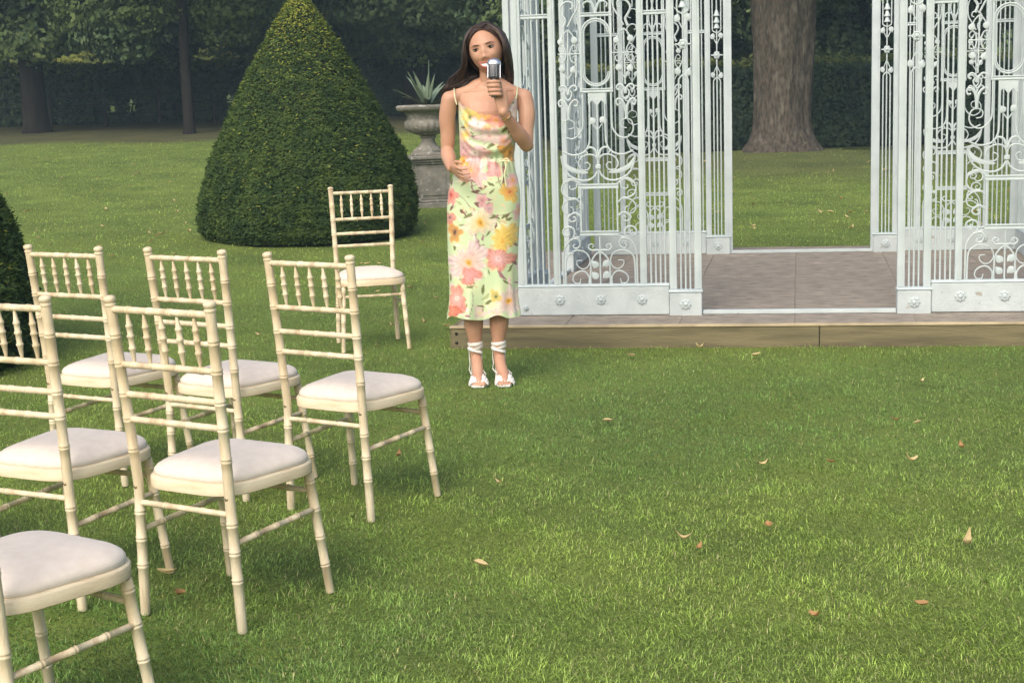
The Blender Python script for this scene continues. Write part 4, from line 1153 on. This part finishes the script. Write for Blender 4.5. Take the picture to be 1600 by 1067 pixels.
# the print: flowers with petals, leaves and stems, painted per vertex
def printed(X,Z,mirror):
    n=len(X); base=np.array([.56,.68,.42])
    X0=X;Z0=Z
    X=X+.0026*vnoise(Z0*95,X0*80,1)+.006*vnoise(Z0*33,X0*37,4); Z=Z+.0026*vnoise(X0*95,Z0*85,8)+.006*vnoise(X0*31,Z0*35,2)
    col=np.tile(base,(n,1))*(1+.05*vnoise(X*14,Z*14,2))[:,None]
    soft=np.clip(vnoise(X*16,Z*11,5)*1.3-.1,0,1)[:,None]
    col=col*(1-soft)+np.array([.70,.74,.46])*soft
    def blend(c,m):
        m=np.clip(m,0,1)[:,None]; col[:]=col*(1-m)+np.array(c)*m
    pr_=np.random.default_rng(4)
    def flower(u,v,r,petal,edge,centre,np_=7,cr=.28,sq=1.0,rot=0.0):
        q=pw(u,v); x,z=q.x,q.z; rr=r*.0031*1.52
        dx=(X-x)/sq; dz2=(Z-z); d=np.hypot(dx,dz2)/rr; an=np.arctan2(dz2,dx)+rot
        lim=.64+.30*np.abs(np.cos(an*np_/2))**.7+.12*np.sin(an*3+u)+.10*np.sin(an*2+v)+.05*vnoise(X*120,Z*120,u)
        m=np.clip((lim-d)*6,0,1)*(.90+.10*vnoise(X*150,Z*150,3))
        t=np.clip(d/lim,0,1)[:,None]
        streak=(.5+.5*np.sin(an*np_*3+d*3))[:,None]
        c=np.array(petal)*(1-t**1.5)+np.array(edge)*t**1.5
        c=c*(0.78+.22*streak)*(1+.13*vnoise(X*110,Z*90,u))[:,None]
        seam=np.clip(1-np.abs(np.sin(an*np_/2+math.pi/2))*5,0,1)[:,None]*t
        c=c*(1-.28*seam)
        mm=m[:,None]; col[:]=col*(1-mm)+c*mm
        glow=np.exp(-(d/.42)**2)[:,None]*m[:,None]*(.45+.55*streak)*.75
        col[:]=col*(1-glow)+(np.array(centre)*.6+np.array(petal)*.4)*glow
        blend(centre,(cr*.8-d)*8)
        blend(np.array(centre)*.55,(cr*.45-d)*10)
    def leafp(u,v,L,ang,c=(.20,.20,.10),w=.28):
        q=pw(u,v); x,z=q.x,q.z; L=L*.0031; ca,sa=math.cos(ang),math.sin(ang)
        dx=(X-x)*ca+(Z-z)*sa; dz2=-(X-x)*sa+(Z-z)*ca; t=dx/L
        wd=w*L*np.clip(1-t*t,0,1); blend(c,np.where(np.abs(t)<1,(wd-np.abs(dz2))*900,0)*.85)
    def stem(pts,c=(.22,.15,.12),w=.0022):
        P=spline([pw(*p) for p in pts],6)
        for p,q in zip(P[:-1],P[1:]):
            ax,az_=p.x,p.z; bx,bz=q.x-ax,q.z-az_; L2=bx*bx+bz*bz+1e-9
            t=np.clip(((X-ax)*bx+(Z-az_)*bz)/L2,0,1); d=np.hypot(X-ax-t*bx,Z-az_-t*bz); blend(c,(w-d)*900*.8)
    BR=(.19,.10,.08); OL=(.17,.19,.075); PK=(.78,.36,.36); LP=(.82,.58,.60); WH=(.83,.74,.66); OR=(.85,.42,.07); YE=(.84,.62,.16); CO=(.78,.24,.17); MV=(.34,.17,.20)
    stem([(716,300),(730,318),(745,330),(752,345)]); stem([(752,345),(770,338),(790,336),(806,330)]); stem([(748,350),(745,375),(748,395)],MV,.004)
    stem([(735,280),(742,296),(760,306)],MV,.003); stem([(779,405),(783,425),(792,436)],MV,.004); stem([(731,410),(735,440),(742,470),(730,490)]); stem([(796,470),(788,482),(775,488)]); stem([(760,270),(752,285),(738,292)])
    stem([(722,205),(740,212),(765,206)],BR); stem([(728,228),(745,234),(760,226)],BR); stem([(775,265),(780,285),(790,300)],BR)
    for (u,v,L,an,c) in ((735,335,12,.3,OL),(770,338,13,-.4,OL),(790,338,10,.5,OL),(748,380,10,1.5,MV),(755,392,8,-.9,MV),(783,428,12,-.8,MV),(792,440,9,-.5,OL),(765,362,9,.9,OL),(725,330,9,-.8,BR),(744,298,8,.2,BR),(762,312,8,-.3,MV),
        (727,285,9,.6,OL),(742,285,9,-.5,BR),(755,292,10,.2,BR),(768,288,8,-.6,OL),(788,282,9,1.2,BR),(770,300,7,.9,OL),(707,322,8,1.1,BR),(712,385,8,1.2,OL),(704,432,8,1.5,OL),(735,445,8,.2,OL),(755,450,9,1.2,OL),(722,475,10,1.3,MV),(730,488,8,-.4,MV),(765,470,9,.4,OL),(770,484,8,-.5,OL),(745,430,7,-.6,OL),(798,420,8,.9,OL),(803,355,7,1.3,MV),(806,405,7,1.2,OL),
        (725,200,8,.4,BR),(745,214,10,-.2,BR),(765,208,9,.3,OL),(730,222,9,.5,MV),(752,232,11,-.1,BR),(770,228,10,.6,OL),(724,240,7,.2,BR),(790,205,9,.7,OL),(780,186,8,-.4,OL),(728,178,7,.9,OL),(742,172,7,-.3,OL),(798,165,7,1.2,OL),(765,250,8,.1,OL),(707,285,7,1.3,BR)):
        leafp(u,v,L,an,c)
    for k in range(260):
        vv=pr_.uniform(160,492); uu=pr_.uniform(702,812); c=[OL,BR,MV,LP,WH,(.62,.52,.30),(.40,.46,.24),(.80,.66,.40)][pr_.integers(8)]
        leafp(uu,vv,pr_.uniform(3,8),pr_.uniform(-1.6,1.6),c,pr_.uniform(.15,.45))
    flower(727,256,11,OR,YE,(.78,.33,.05),6,.35); flower(738,266,19,PK,LP,(.84,.42,.08),8,.20,1.0,.4); flower(726,252,9,OR,YE,(.75,.30,.05),7,.4)
    flower(775,266,11,PK,(.76,.30,.32),LP,5,.2); flower(757,252,8,LP,WH,YE,6,.2); flower(797,300,13,OR,YE,(.70,.20,.10),6,.25); flower(801,284,9,PK,LP,OR,6,.25); flower(705,304,12,CO,PK,(.60,.10,.10),6,.3,.8)
    flower(751,346,18,(.86,.74,.44),WH,(.82,.45,.08),9,.30,1.1); flower(795,366,15,YE,(.86,.56,.12),OR,7,.2,.9,.6); flower(785,377,13,(.85,.60,.15),YE,OR,5,.2); flower(780,404,16,PK,CO,LP,5,.25,1.1)
    flower(733,408,25,LP,(.84,.68,.70),(.84,.46,.08),8,.24,1.0,.2); flower(736,428,12,PK,CO,PK,5,.1); flower(711,361,12,(.55,.28,.10),OR,BR,6,.3,.8); flower(714,463,14,PK,CO,WH,6,.25); flower(711,484,9,CO,(.60,.12,.08),CO,5,.2)
    flower(796,470,17,LP,WH,(.85,.46,.08),8,.30); flower(754,312,8,PK,LP,MV,6,.2); flower(813,332,10,PK,LP,OR,6,.2); flower(775,462,8,(.62,.52,.16),YE,OL,6,.3); flower(765,325,6,LP,PK,MV,6,.2); flower(772,486,8,LP,WH,YE,6,.2); flower(750,487,8,WH,LP,YE,6,.2); flower(704,340,8,PK,CO,BR,6,.3)
    flower(796,240,14,OR,(.66,.30,.08),(.50,.20,.05),5,.25,.9,.9); flower(760,191,15,OR,PK,YE,6,.3,1.3); flower(736,186,12,YE,(.82,.66,.22),OL,6,.25); flower(748,196,10,WH,LP,PK,6,.25); flower(776,190,11,PK,CO,OR,6,.25); flower(728,213,9,YE,LP,OR,5,.2); flower(742,240,12,LP,PK,WH,6,.3,1.3); flower(722,166,8,WH,YE,PK,6,.3)
    flower(797,186,12,WH,LP,YE,6,.25); flower(802,165,10,WH,LP,OL,6,.25); flower(765,215,10,WH,LP,PK,6,.2,1.5); flower(788,222,8,PK,LP,OR,5,.2); flower(724,232,9,LP,PK,MV,6,.2)
    return col
Xf=Vd[:,0].copy(); bk=Vd[:,1]>0.0
Xf[bk]=.02-(Vd[bk,0]-.02)      # the back carries the same print the other way round
dcol=printed(Xf,Vd[:,2],False)
dress=np_mesh('dress',Vd,Fd,M['dress'],wom,smooth=True,color=dcol)
# straps, waist tie
for (p0,p1,p2,p3) in (((-.112,-.088,1.385),(-.121,-.066,1.425),(-.124,-.010,1.462),(-.120,.060,1.40)),((.176,-.086,1.405),(.182,-.064,1.435),(.184,-.010,1.462),(.176,.062,1.40))):
    b=MB(); P=spline([p0,p1,p2,p3,(p3[0]*.9,p3[1]+.03,1.31)],5); b.tube([tuple(p) for p in P],.0031,6); b.build('dress_strap',M['strap'],wom)
b=MB(); tie0=pw(787,251,-.112)
for pts in ([(0,0,0),(.012,-.006,-.03),(.004,-.008,-.07),(.010,-.006,-.13)],[(0,0,0),(-.012,-.006,-.03),(-.006,-.008,-.08),(-.012,-.006,-.11)],[(0,0,0),(-.02,-.008,.002),(-.03,-.008,-.014),(-.004,-.006,-.006)],[(0,0,0),(.018,-.008,.004),(.03,-.008,-.010),(.004,-.006,-.006)]):
    P=spline([tie0+Vector(p) for p in pts],5); b.tube([tuple(p) for p in P],.0038,6)
b.build('waist_tie',M['strap'],wom)
# bangle
b=MB(); c=WR.lerp(ER,.10); ax=(ER-WR).normalized(); u=ax.orthogonal().normalized(); w=ax.cross(u)
b.tube([tuple(c+(u*math.cos(a)+w*math.sin(a))*.0275) for a in [2*math.pi*k/28 for k in range(29)]],.0032,6,cap=False); b.build('bangle',M['gold'],wom)
# shoes
for s,ax_ in ((-1,-.066),(1,.052)):
    fx=ax_+.016+.006*s
    sh_=MB()   # sole: a sloped strip from heel to toe
    V=[];F=[]; sec=[(-.150,.006,.026),(-.125,.006,.037),(-.095,.006,.042),(-.060,.016,.038),(-.020,.047,.030),(.020,.074,.027),(.055,.088,.026),(.072,.090,.016)]
    for (yy,zz,w_) in sec:
        k=(yy+.15)/.222; cxx=fx+.004+(ax_-fx-.004)*k
        V+=[(cxx-w_,yy,zz-.006),(cxx+w_,yy,zz-.006),(cxx+w_,yy,zz+.004),(cxx-w_,yy,zz+.004)]
    for i in range(len(sec)-1):
        for j in range(4):
            j2=(j+1)%4; F.append((4*i+j,4*i+j2,4*i+4+j2,4*i+4+j))
    F+=[(3,2,1,0),tuple(4*(len(sec)-1)+j for j in range(4))]
    sh_.add(V,F); sh_.tube([(ax_,.058,0.0),(ax_,.062,.04),(ax_,.056,.086)],[.006,.008,.019],10)
    shoe=sh_.build('shoe',M['shoe'],wom,ang=40)
    tb=MB()    # ruffled toe band
    n=28
    V=[];F=[]
    rows=[(-.126,.038,.018),(-.120,.043,.030),(-.105,.045,.040),(-.088,.044,.047),(-.074,.040,.053),(-.066,.038,.052)]
    for ri,(yy,w_,hh) in enumerate(rows):
        for j in range(n+1):
            a=math.pi*j/n; rf=1+(.05*math.sin(j*2.1+ri*1.7) if 0<ri<5 else .02)
            V.append((fx+.004+w_*rf*math.cos(a)*1.08,yy+.004*math.sin(j*1.7+ri),.004+hh*rf*math.sin(a)**.8))
    for ri in range(5):
        for j in range(n): F.append((ri*(n+1)+j,ri*(n+1)+j+1,(ri+1)*(n+1)+j+1,(ri+1)*(n+1)+j))
    tb.add(V,F); tbo=tb.build('ruffled_toe_band',M['shoe'],shoe,ang=80); q=tbo.modifiers.new('t','SOLIDIFY'); q.thickness=.003
    rb=MB()
    def wrap(z0,z1,r0,r1,turn=1.0,ph=0.0,yo=.024,w_=.010):
        P=[];n=26
        for k in range(n+1):
            a=ph+2*math.pi*turn*k/n; z=z0+(z1-z0)*(.5-.5*math.cos(2*math.pi*k/n)); r_=r0+(r1-r0)*(.5-.5*math.cos(2*math.pi*k/n))
            P.append((ax_+r_*math.cos(a),yo+r_*math.sin(a)*1.02,z))
        rb.tube(P,w_,8,flat=.28,up=(math.cos(ph),math.sin(ph),0),cap=True)
    wrap(.196,.190,.0355,.0355); wrap(.178,.158,.0350,.0320,1,.0); wrap(.150,.176,.0330,.0345,1,0.0,w_=.008)
    for s2 in (-1,1):
        rb.tube([(ax_+s2*.031,.040,.155),(ax_+s2*.032,.040,.12),(ax_+s2*.029,.020,.090),(ax_+s2*.033,-.030,.070),(fx+.004+s2*.036,-.062,.048)],[.006,.006,.006,.006,.006],6,flat=.4,up=(1,0,0))
    rb.build('ankle_ribbon',M['shoe'],shoe,ang=60)

# microphone
mic=empty('microphone',(PX+.0725,PY-.214,wom.location.z+1.488)); mic.rotation_euler=(R(-12),R(2),0)
tag(mic,'retro silver microphone with dark ribbed head held up to the woman\'s mouth','microphone')
b=MB(); b.lathe([(.012,-.075),(.0145,-.07),(.0145,.0),(.017,.012)],18); b.build('handle',M['gun'],mic)
def superring(z,wx,wy,n=28,e=.75): return [(wx*math.copysign(abs(math.cos(2*math.pi*j/n))**e,math.cos(2*math.pi*j/n)),wy*math.copysign(abs(math.sin(2*math.pi*j/n))**e,math.sin(2*math.pi*j/n)),z) for j in range(n)]
def sloft(prof):
    b=MB();V=[];F=[];n=28
    for (z,wx,wy) in prof: V+=superring(z,wx,wy)
    for i in range(len(prof)-1):
        for j in range(n):
            j2=(j+1)%n; F.append((i*n+j,i*n+j2,(i+1)*n+j2,(i+1)*n+j))
    F.append(tuple(range(n-1,-1,-1))); F.append(tuple((len(prof)-1)*n+j for j in range(n))); b.add(V,F); return b
sloft([(.010,.017,.015),(.016,.024,.020),(.020,.026,.022),(.075,.030,.026),(.080,.030,.026)]).build('grille_core',M['gun'],mic,ang=50)
for k in range(9):
    z=.022+k*.0064; f=1+.13*k/8
    sloft([(z,.0262*f,.0222*f),(z+.0008,.0278*f,.0240*f),(z+.0026,.0278*f,.0240*f),(z+.0034,.0262*f,.0222*f)]).build('grille_rib',M['gun'],mic,ang=30)
for xx in (-.012,0,.012):
    b=MB(); b.box(xx-.0016,xx+.0016,-.0295,-.022,.018,.082,.0008); b.build('front_bar',M['gun'],mic,ang=20)
for s in (-1,1):
    b=MB(); b.box(s*.029-.003,s*.029+.003,-.016,.016,.014,.084,.002); b.build('side_band',M['chrome'],mic,ang=20)
sloft([(.078,.0325,.0285),(.084,.0335,.0295),(.092,.0325,.0285),(.101,.028,.0245),(.108,.020,.018),(.1115,.010,.009),(.112,.002,.002)]).build('dome_cap',M['chrome'],mic,ang=60)

# ------------------------------------------------------------------ fallen leaves
def leaf_me(name,m_,curl,L,wd,seed):
    random.seed(seed); b=MB(); V=[];F=[];n=8
    for i in range(n+1):
        t=i/n; w=L*wd*math.sin(math.pi*min(1,.04+.96*t)**.85)+.0006
        x=L*(t-.5); z=curl*((t-.45)**2)*L*2.2+.10*L*math.sin(t*3+seed)*.3
        for s in (-1,0,1): V.append((x,s*w+.06*L*math.sin(t*4+seed),z+(abs(s)*w*.75)))
        for s in (-1,0,1): V.append((x,s*w*.97+.06*L*math.sin(t*4+seed),z+(abs(s)*w*.75)-.0012))
    for i in range(n):
        o=6*i;p=o+6
        F+=[(o,o+1,p+1,p),(o+1,o+2,p+2,p+1),(o+4,o+3,p+3,p+4),(o+5,o+4,p+4,p+5),(o+3,o,p,p+3),(o+2,o+5,p+5,p+2)]
    F+=[(0,3,4,1),(1,4,5,2),(6*n,6*n+1,6*n+4,6*n+3),(6*n+1,6*n+2,6*n+5,6*n+4)]
    b.add(V,F); o=b.build(name,m_,None,ang=60); me=o.data; bpy.data.objects.remove(o); return me
LP_=[leaf_me('fallen_leaf',M['fallen'],c_,.055,w_,k) for k,(c_,w_) in enumerate(((.5,.24),(.9,.18),(.2,.28)))]
LO_=[leaf_me('fallen_leaf',M['fallen_o'],c_,.05,w_,k+5) for k,(c_,w_) in enumerate(((.4,.30),(.8,.24)))]
def fl(x,y,kind,s,rz,label=None):
    me=(LP_ if kind=='p' else LO_)[int(abs(x*37+y*13))%(3 if kind=='p' else 2)]
    z=tz(x,y)+(.024 if y<12 else .026)
    # on the paved floor the leaf lies at slab height
    o=link('fallen_leaf',me); o.location=(x,y,z); o.rotation_euler=(random.uniform(-.25,.25),random.uniform(-.25,.25),rz); s*=1.0; o.scale=(s,s,s)
    tag(o,label or ('small pale yellow fallen leaf curled on the mown grass' if kind=='p' else 'small orange brown fallen leaf on the mown grass'),'leaf','pale fallen leaves on the lawn' if kind=='p' else 'orange brown fallen leaves on the lawn')
    return o
FL=[(1.381, 4.499, 'p', 1.35, 'largest pale curled fallen leaf, near the right photo edge on the foreground lawn'),
 (-0.995, 4.243, 'o', 1.1, 'flat orange leaf just right of the nearest left leg of the middle chair'),
 (-1.073, 4.445, 'p', 1.1, 'curved pale leaf touching the foot of the leg beside the middle chair'),
 (0.525, 4.642, 'p', 1.0, 'upright tan leaf left of a smaller orange leaf in the centre foreground'),
 (0.562, 4.537, 'o', 0.7, 'small orange leaf right of the tan leaf in the centre foreground'),
 (-0.462, 5.894, 'o', 0.9, 'dull orange leaf between the front legs of the right end front row chair'),
 (0.636, 8.051, 'p', 1.0, 'pale leaf nearest the platform edge right of the woman'),
 (1.032, 8.225, 'p', 1.03, ''),
 (1.292, 7.914, 'p', 1.03, ''),
 (1.944, 7.075, 'p', 0.63, ''),
 (1.687, 6.199, 'p', 0.64, ''),
 (1.489, 5.56, 'p', 0.98, ''),
 (0.405, 6.42, 'p', 0.93, ''),
 (-0.115, 4.444, 'p', 0.9, ''),
 (-0.064, 5.409, 'p', 0.74, ''),
 (-0.753, 9.393, 'p', 0.87, ''),
 (-0.909, 10.775, 'p', 0.87, ''),
 (-1.549, 9.169, 'p', 0.86, ''),
 (-0.781, 8.671, 'p', 0.67, ''),
 (0.934, 5.571, 'p', 0.79, ''),
 (1.19, 5.578, 'o', 0.72, ''),
 (0.818, 4.76, 'o', 0.82, ''),
 (1.739, 5.744, 'o', 0.9, ''),
 (0.793, 3.889, 'o', 0.88, ''),
 (1.097, 3.963, 'o', 0.76, ''),
 (1.614, 6.26, 'o', 0.73, ''),
 (-8.47, 28.52, 'p', 0.82, ''),
 (-5.84, 21.39, 'p', 1.07, ''),
 (-3.9, 17.88, 'p', 1.19, ''),
 (-8.72, 28.98, 'p', 1.03, ''),
 (-5.91, 18.64, 'p', 1.5, ''),
 (-5.86, 23.93, 'p', 1.43, ''),
 (-3.61, 15.58, 'p', 1.43, ''),
 (-3.57, 15.08, 'p', 1.05, ''),
 (-2.83, 13.55, 'p', 0.91, ''),
 (-3.75, 15.79, 'p', 1.12, ''),
 (-4.93, 18.59, 'p', 1.45, ''),
 (-4.02, 14.82, 'p', 1.05, ''),
 (-3.11, 14.06, 'p', 1.12, ''),
 (-3.7, 14.06, 'p', 1.31, ''),
 (-6.28, 23.27, 'p', 1.03, ''),
 (-5.87, 24.29, 'p', 1.44, ''),
 (-4.31, 14.26, 'p', 1.02, ''),
 (-3.33, 15.79, 'p', 1.15, ''),
 (-4.45, 16.6, 'p', 1.21, ''),
 (-6.97, 23.83, 'p', 1.16, ''),
 (-3.55, 16.65, 'p', 0.85, ''),
 (-3.58, 15.64, 'p', 1.44, ''),
 (-4.91, 15.79, 'p', 0.84, ''),
 (-5.47, 22.05, 'p', 0.96, ''),
 (-5.57, 25.51, 'p', 1.17, ''),
 (-4.97, 22.41, 'p', 0.95, ''),
 (-4.23, 19.3, 'p', 1.3, ''),
 (-6.93, 21.03, 'p', 0.92, ''),
 (-6.47, 26.43, 'p', 1.47, ''),
 (-5.34, 16.04, 'p', 0.81, ''),
 (-4.59, 15.13, 'p', 0.91, ''),
 (-5.1, 16.35, 'p', 1.07, ''),
 (-4.55, 13.7, 'p', 0.91, ''),
 (-7.02, 21.34, 'p', 1.23, ''),
 (-0.89, 16.14, 'p', 0.8, ''),
 (-1.28, 12.94, 'p', 1.06, ''),
 (-0.55, 9.49, 'p', 1.05, ''),
 (-0.53, 10.66, 'p', 0.88, ''),
 (-0.98, 11.11, 'p', 0.79, ''),
 (-1.22, 12.94, 'p', 1.12, ''),
 (-1.09, 11.67, 'p', 0.84, ''),
 (-1.09, 15.84, 'p', 1.18, ''),
 (-0.99, 11.52, 'p', 0.85, ''),
 (-1.19, 11.92, 'p', 0.68, ''),
 (-1.65, 17.26, 'p', 0.7, ''),
 (-1.08, 11.32, 'p', 0.9, ''),
 (-0.4, 9.29, 'p', 1.2, ''),
 (-1.12, 12.94, 'p', 0.75, ''),
 (-0.75, 11.32, 'p', 1.08, ''),
 (-0.84, 14.57, 'p', 0.85, ''),
 (6.23, 26.16, 'p', 1.21, ''),
 (3.13, 19.27, 'p', 1.09, ''),
 (3.6, 23.98, 'p', 0.98, ''),
 (2.4, 17.85, 'p', 1.15, ''),
 (5.82, 22.21, 'p', 1.48, ''),
 (4.13, 18.81, 'o', 1.37, ''),
 (4.61, 14.76, 'o', 1.04, ''),
 (2.46, 16.53, 'p', 0.92, ''),
 (7.52, 22.92, 'p', 1.13, ''),
 (6.49, 19.47, 'p', 1.6, ''),
 (5.27, 24.54, 'p', 1.57, ''),
 (6.85, 25.5, 'p', 0.95, ''),
 (4.97, 19.02, 'o', 1.39, ''),
 (3.58, 27.38, 'p', 1.65, ''),
 (2.47, 16.99, 'p', 0.99, ''),
 (3.5, 16.94, 'p', 1.5, ''),
 (5.13, 24.29, 'p', 1.0, ''),
 (5.29, 20.59, 'p', 1.67, ''),
 (6.88, 25.25, 'o', 1.28, ''),
 (2.41, 17.45, 'p', 1.19, ''),
 (3.62, 16.13, 'p', 1.29, ''),
 (5.03, 16.28, 'o', 1.54, ''),
 (4.95, 15.32, 'p', 1.22, ''),
 (2.97, 18.36, 'o', 1.24, ''),
 (4.06, 15.01, 'o', 1.48, ''),
 (6.14, 24.69, 'p', 1.7, ''),
 (3.27, 20.44, 'p', 1.54, ''),
 (5.27, 16.53, 'o', 0.93, ''),
 (6.38, 19.27, 'o', 1.44, ''),
 (5.2, 19.22, 'o', 1.13, ''),
 (2.44, 15.07, 'p', 0.98, ''),
 (3.96, 16.74, 'p', 1.04, ''),
 (2.49, 15.37, 'p', 1.22, ''),
 (5.27, 15.67, 'o', 1.48, ''),
 (3.8, 16.79, 'o', 1.21, ''),
 (5.55, 19.68, 'p', 1.29, ''),
 (3.61, 16.94, 'p', 1.46, ''),
 (3.39, 14.91, 'p', 1.47, ''),
 (7.53, 23.68, 'o', 1.08, ''),
 (5.09, 19.73, 'o', 1.21, ''),
 (4.64, 14.86, 'p', 1.27, ''),
 (4.22, 15.22, 'o', 1.04, ''),
 (3.08, 20.69, 'p', 1.48, ''),
 (3.87, 15.17, 'p', 1.21, '')]
random.seed(8)
for (x,y,kd,s,l) in FL: fl(x,y,kd,s,random.uniform(0,6.28),l or None)

# ------------------------------------------------------------------ grass blades
rng=np.random.default_rng(77)
def mowing(x,y): return vnoise(x*1.6,y*1.3,2.0)
def grass_pts(n,ya,yb,pw_=2.0):
    # density falls with distance squared, inside the camera's view plus a margin
    u=rng.random(n*2)
    if pw_==1.0: y=ya*(yb/ya)**u
    else: y=ya*(yb/ya)**u
    half=y*.42+.5; x=rng.uniform(-1,1,len(y))*half
    k=np.ones(len(y),bool)
    # keep off the platform
    rx=x-GA.x; ry=y-GA.y; uu=rx*math.cos(GY)-ry*math.sin(GY); dd_=rx*math.sin(GY)+ry*math.cos(GY)
    k&=~((uu>-.36)&(uu<4.05)&(dd_>-.445)&(dd_<3.80))
    for cx_,cy_,r_ in ((-2.06,15.5,1.05),(-3.84,8.55,1.03)): k&=((x-cx_)**2+(y-cy_)**2)>r_**2
    k&=((x-ux)**2+(y-uy)**2)>.08
    k&=rng.random(len(x))>worn(x,y)*.80
    return x[k][:n],y[k][:n]
def blades(n,ya,yb,Lk,Wk,seed):
    x,y=grass_pts(n,ya,yb); n=len(x); z=terrain(x,y)
    dist=np.hypot(x,y)
    clump=vnoise(x*9,y*9,seed); clump2=vnoise(x*23,y*21,seed+2)
    az=rng.uniform(0,2*np.pi,n)*.75+2.6*vnoise(x*3.1,y*3.3,seed+1)+1.3*clump2
    L=Lk*(1+.30*clump+.25*clump2*.5)*rng.uniform(.55,1.35,n)
    lean=rng.uniform(.6,2.15,n)
    W_=np.maximum(Wk*rng.uniform(.7,1.3,n),dist*Wk*.10)
    dx,dy_=np.cos(az),np.sin(az); sx,sy=-dy_,dx
    p=np.stack([x,y,z-.003],1)
    D1=np.stack([dx*np.sin(lean*.55),dy_*np.sin(lean*.55),np.cos(lean*.55)],1)
    D2=np.stack([dx*np.sin(lean*1.25),dy_*np.sin(lean*1.25),np.cos(lean*1.25)],1)
    Sd=np.stack([sx,sy,np.zeros(n)],1)*W_[:,None]*.5
    m_=p+D1*(L*.5)[:,None]; t=m_+D2*(L*.5)[:,None]
    V=np.stack([p,m_+Sd,m_-Sd,t],1).reshape(-1,3)
    o=np.arange(n)*4
    tri=np.stack([np.stack([o,o+1,o+2],1),np.stack([o+2,o+1,o+3],1)],1).reshape(-1,3)
    g1=np.array([.185,.300,.058]); g2=np.array([.320,.420,.082]); g3=np.array([.115,.230,.064]); dry=np.array([.50,.50,.22])
    patch=np.clip(.5+.55*vnoise(x*1.1,y*.9,5.5)+.25*vnoise(x*3.7,y*3.1,1.5)+np.where(y<5.2,.22,0)*np.clip((x+1.2)/2,0,1)-.40*np.exp(-((y-6.9)/1.2)**2)*np.clip((x+.3),0,1),0,1)  # sunlit near right and shaded middle lawn put into blade colour
    patch=np.where(y>11,np.clip(patch+.45*np.clip((y-11)/4,0,1),0,1),patch)  # far lawn lightened too, its sunlit look is in the colour
    c=g3*(1-patch)[:,None]+g2*patch[:,None]
    c=c*.55+g1*.45
    c*=(.50+rng.random(n)**1.8*1.45)[:,None]*(1+.26*clump+.20*clump2)[:,None]
    wv=rng.random(n)<worn(x,y)*.8; c[wv]=np.array([.17,.135,.055])*rng.uniform(.5,1.3,wv.sum())[:,None]
    dr=rng.random(n)<.05; c[dr]=dry*rng.uniform(.6,1.2,dr.sum())[:,None]
    return V,tri,np.repeat(c,4,0)
for (n,ya,yb,Lk,Wk,sd_) in ((640000,2.9,13.5,.026,.0022,1),(170000,13.5,34.5,.030,.0034,4)):
    V,F,C_=blades(n,ya,yb,Lk,Wk,sd_)
    g=np_mesh('lawn_grass',V,F,M['grass'],color=C_); tag(g,kind='stuff')

hb_=MB(); hb_.box(-152,152,-32,302,-1.3,24.0); tag(hb_.build('haze',hz,None,smooth=False),kind='stuff')
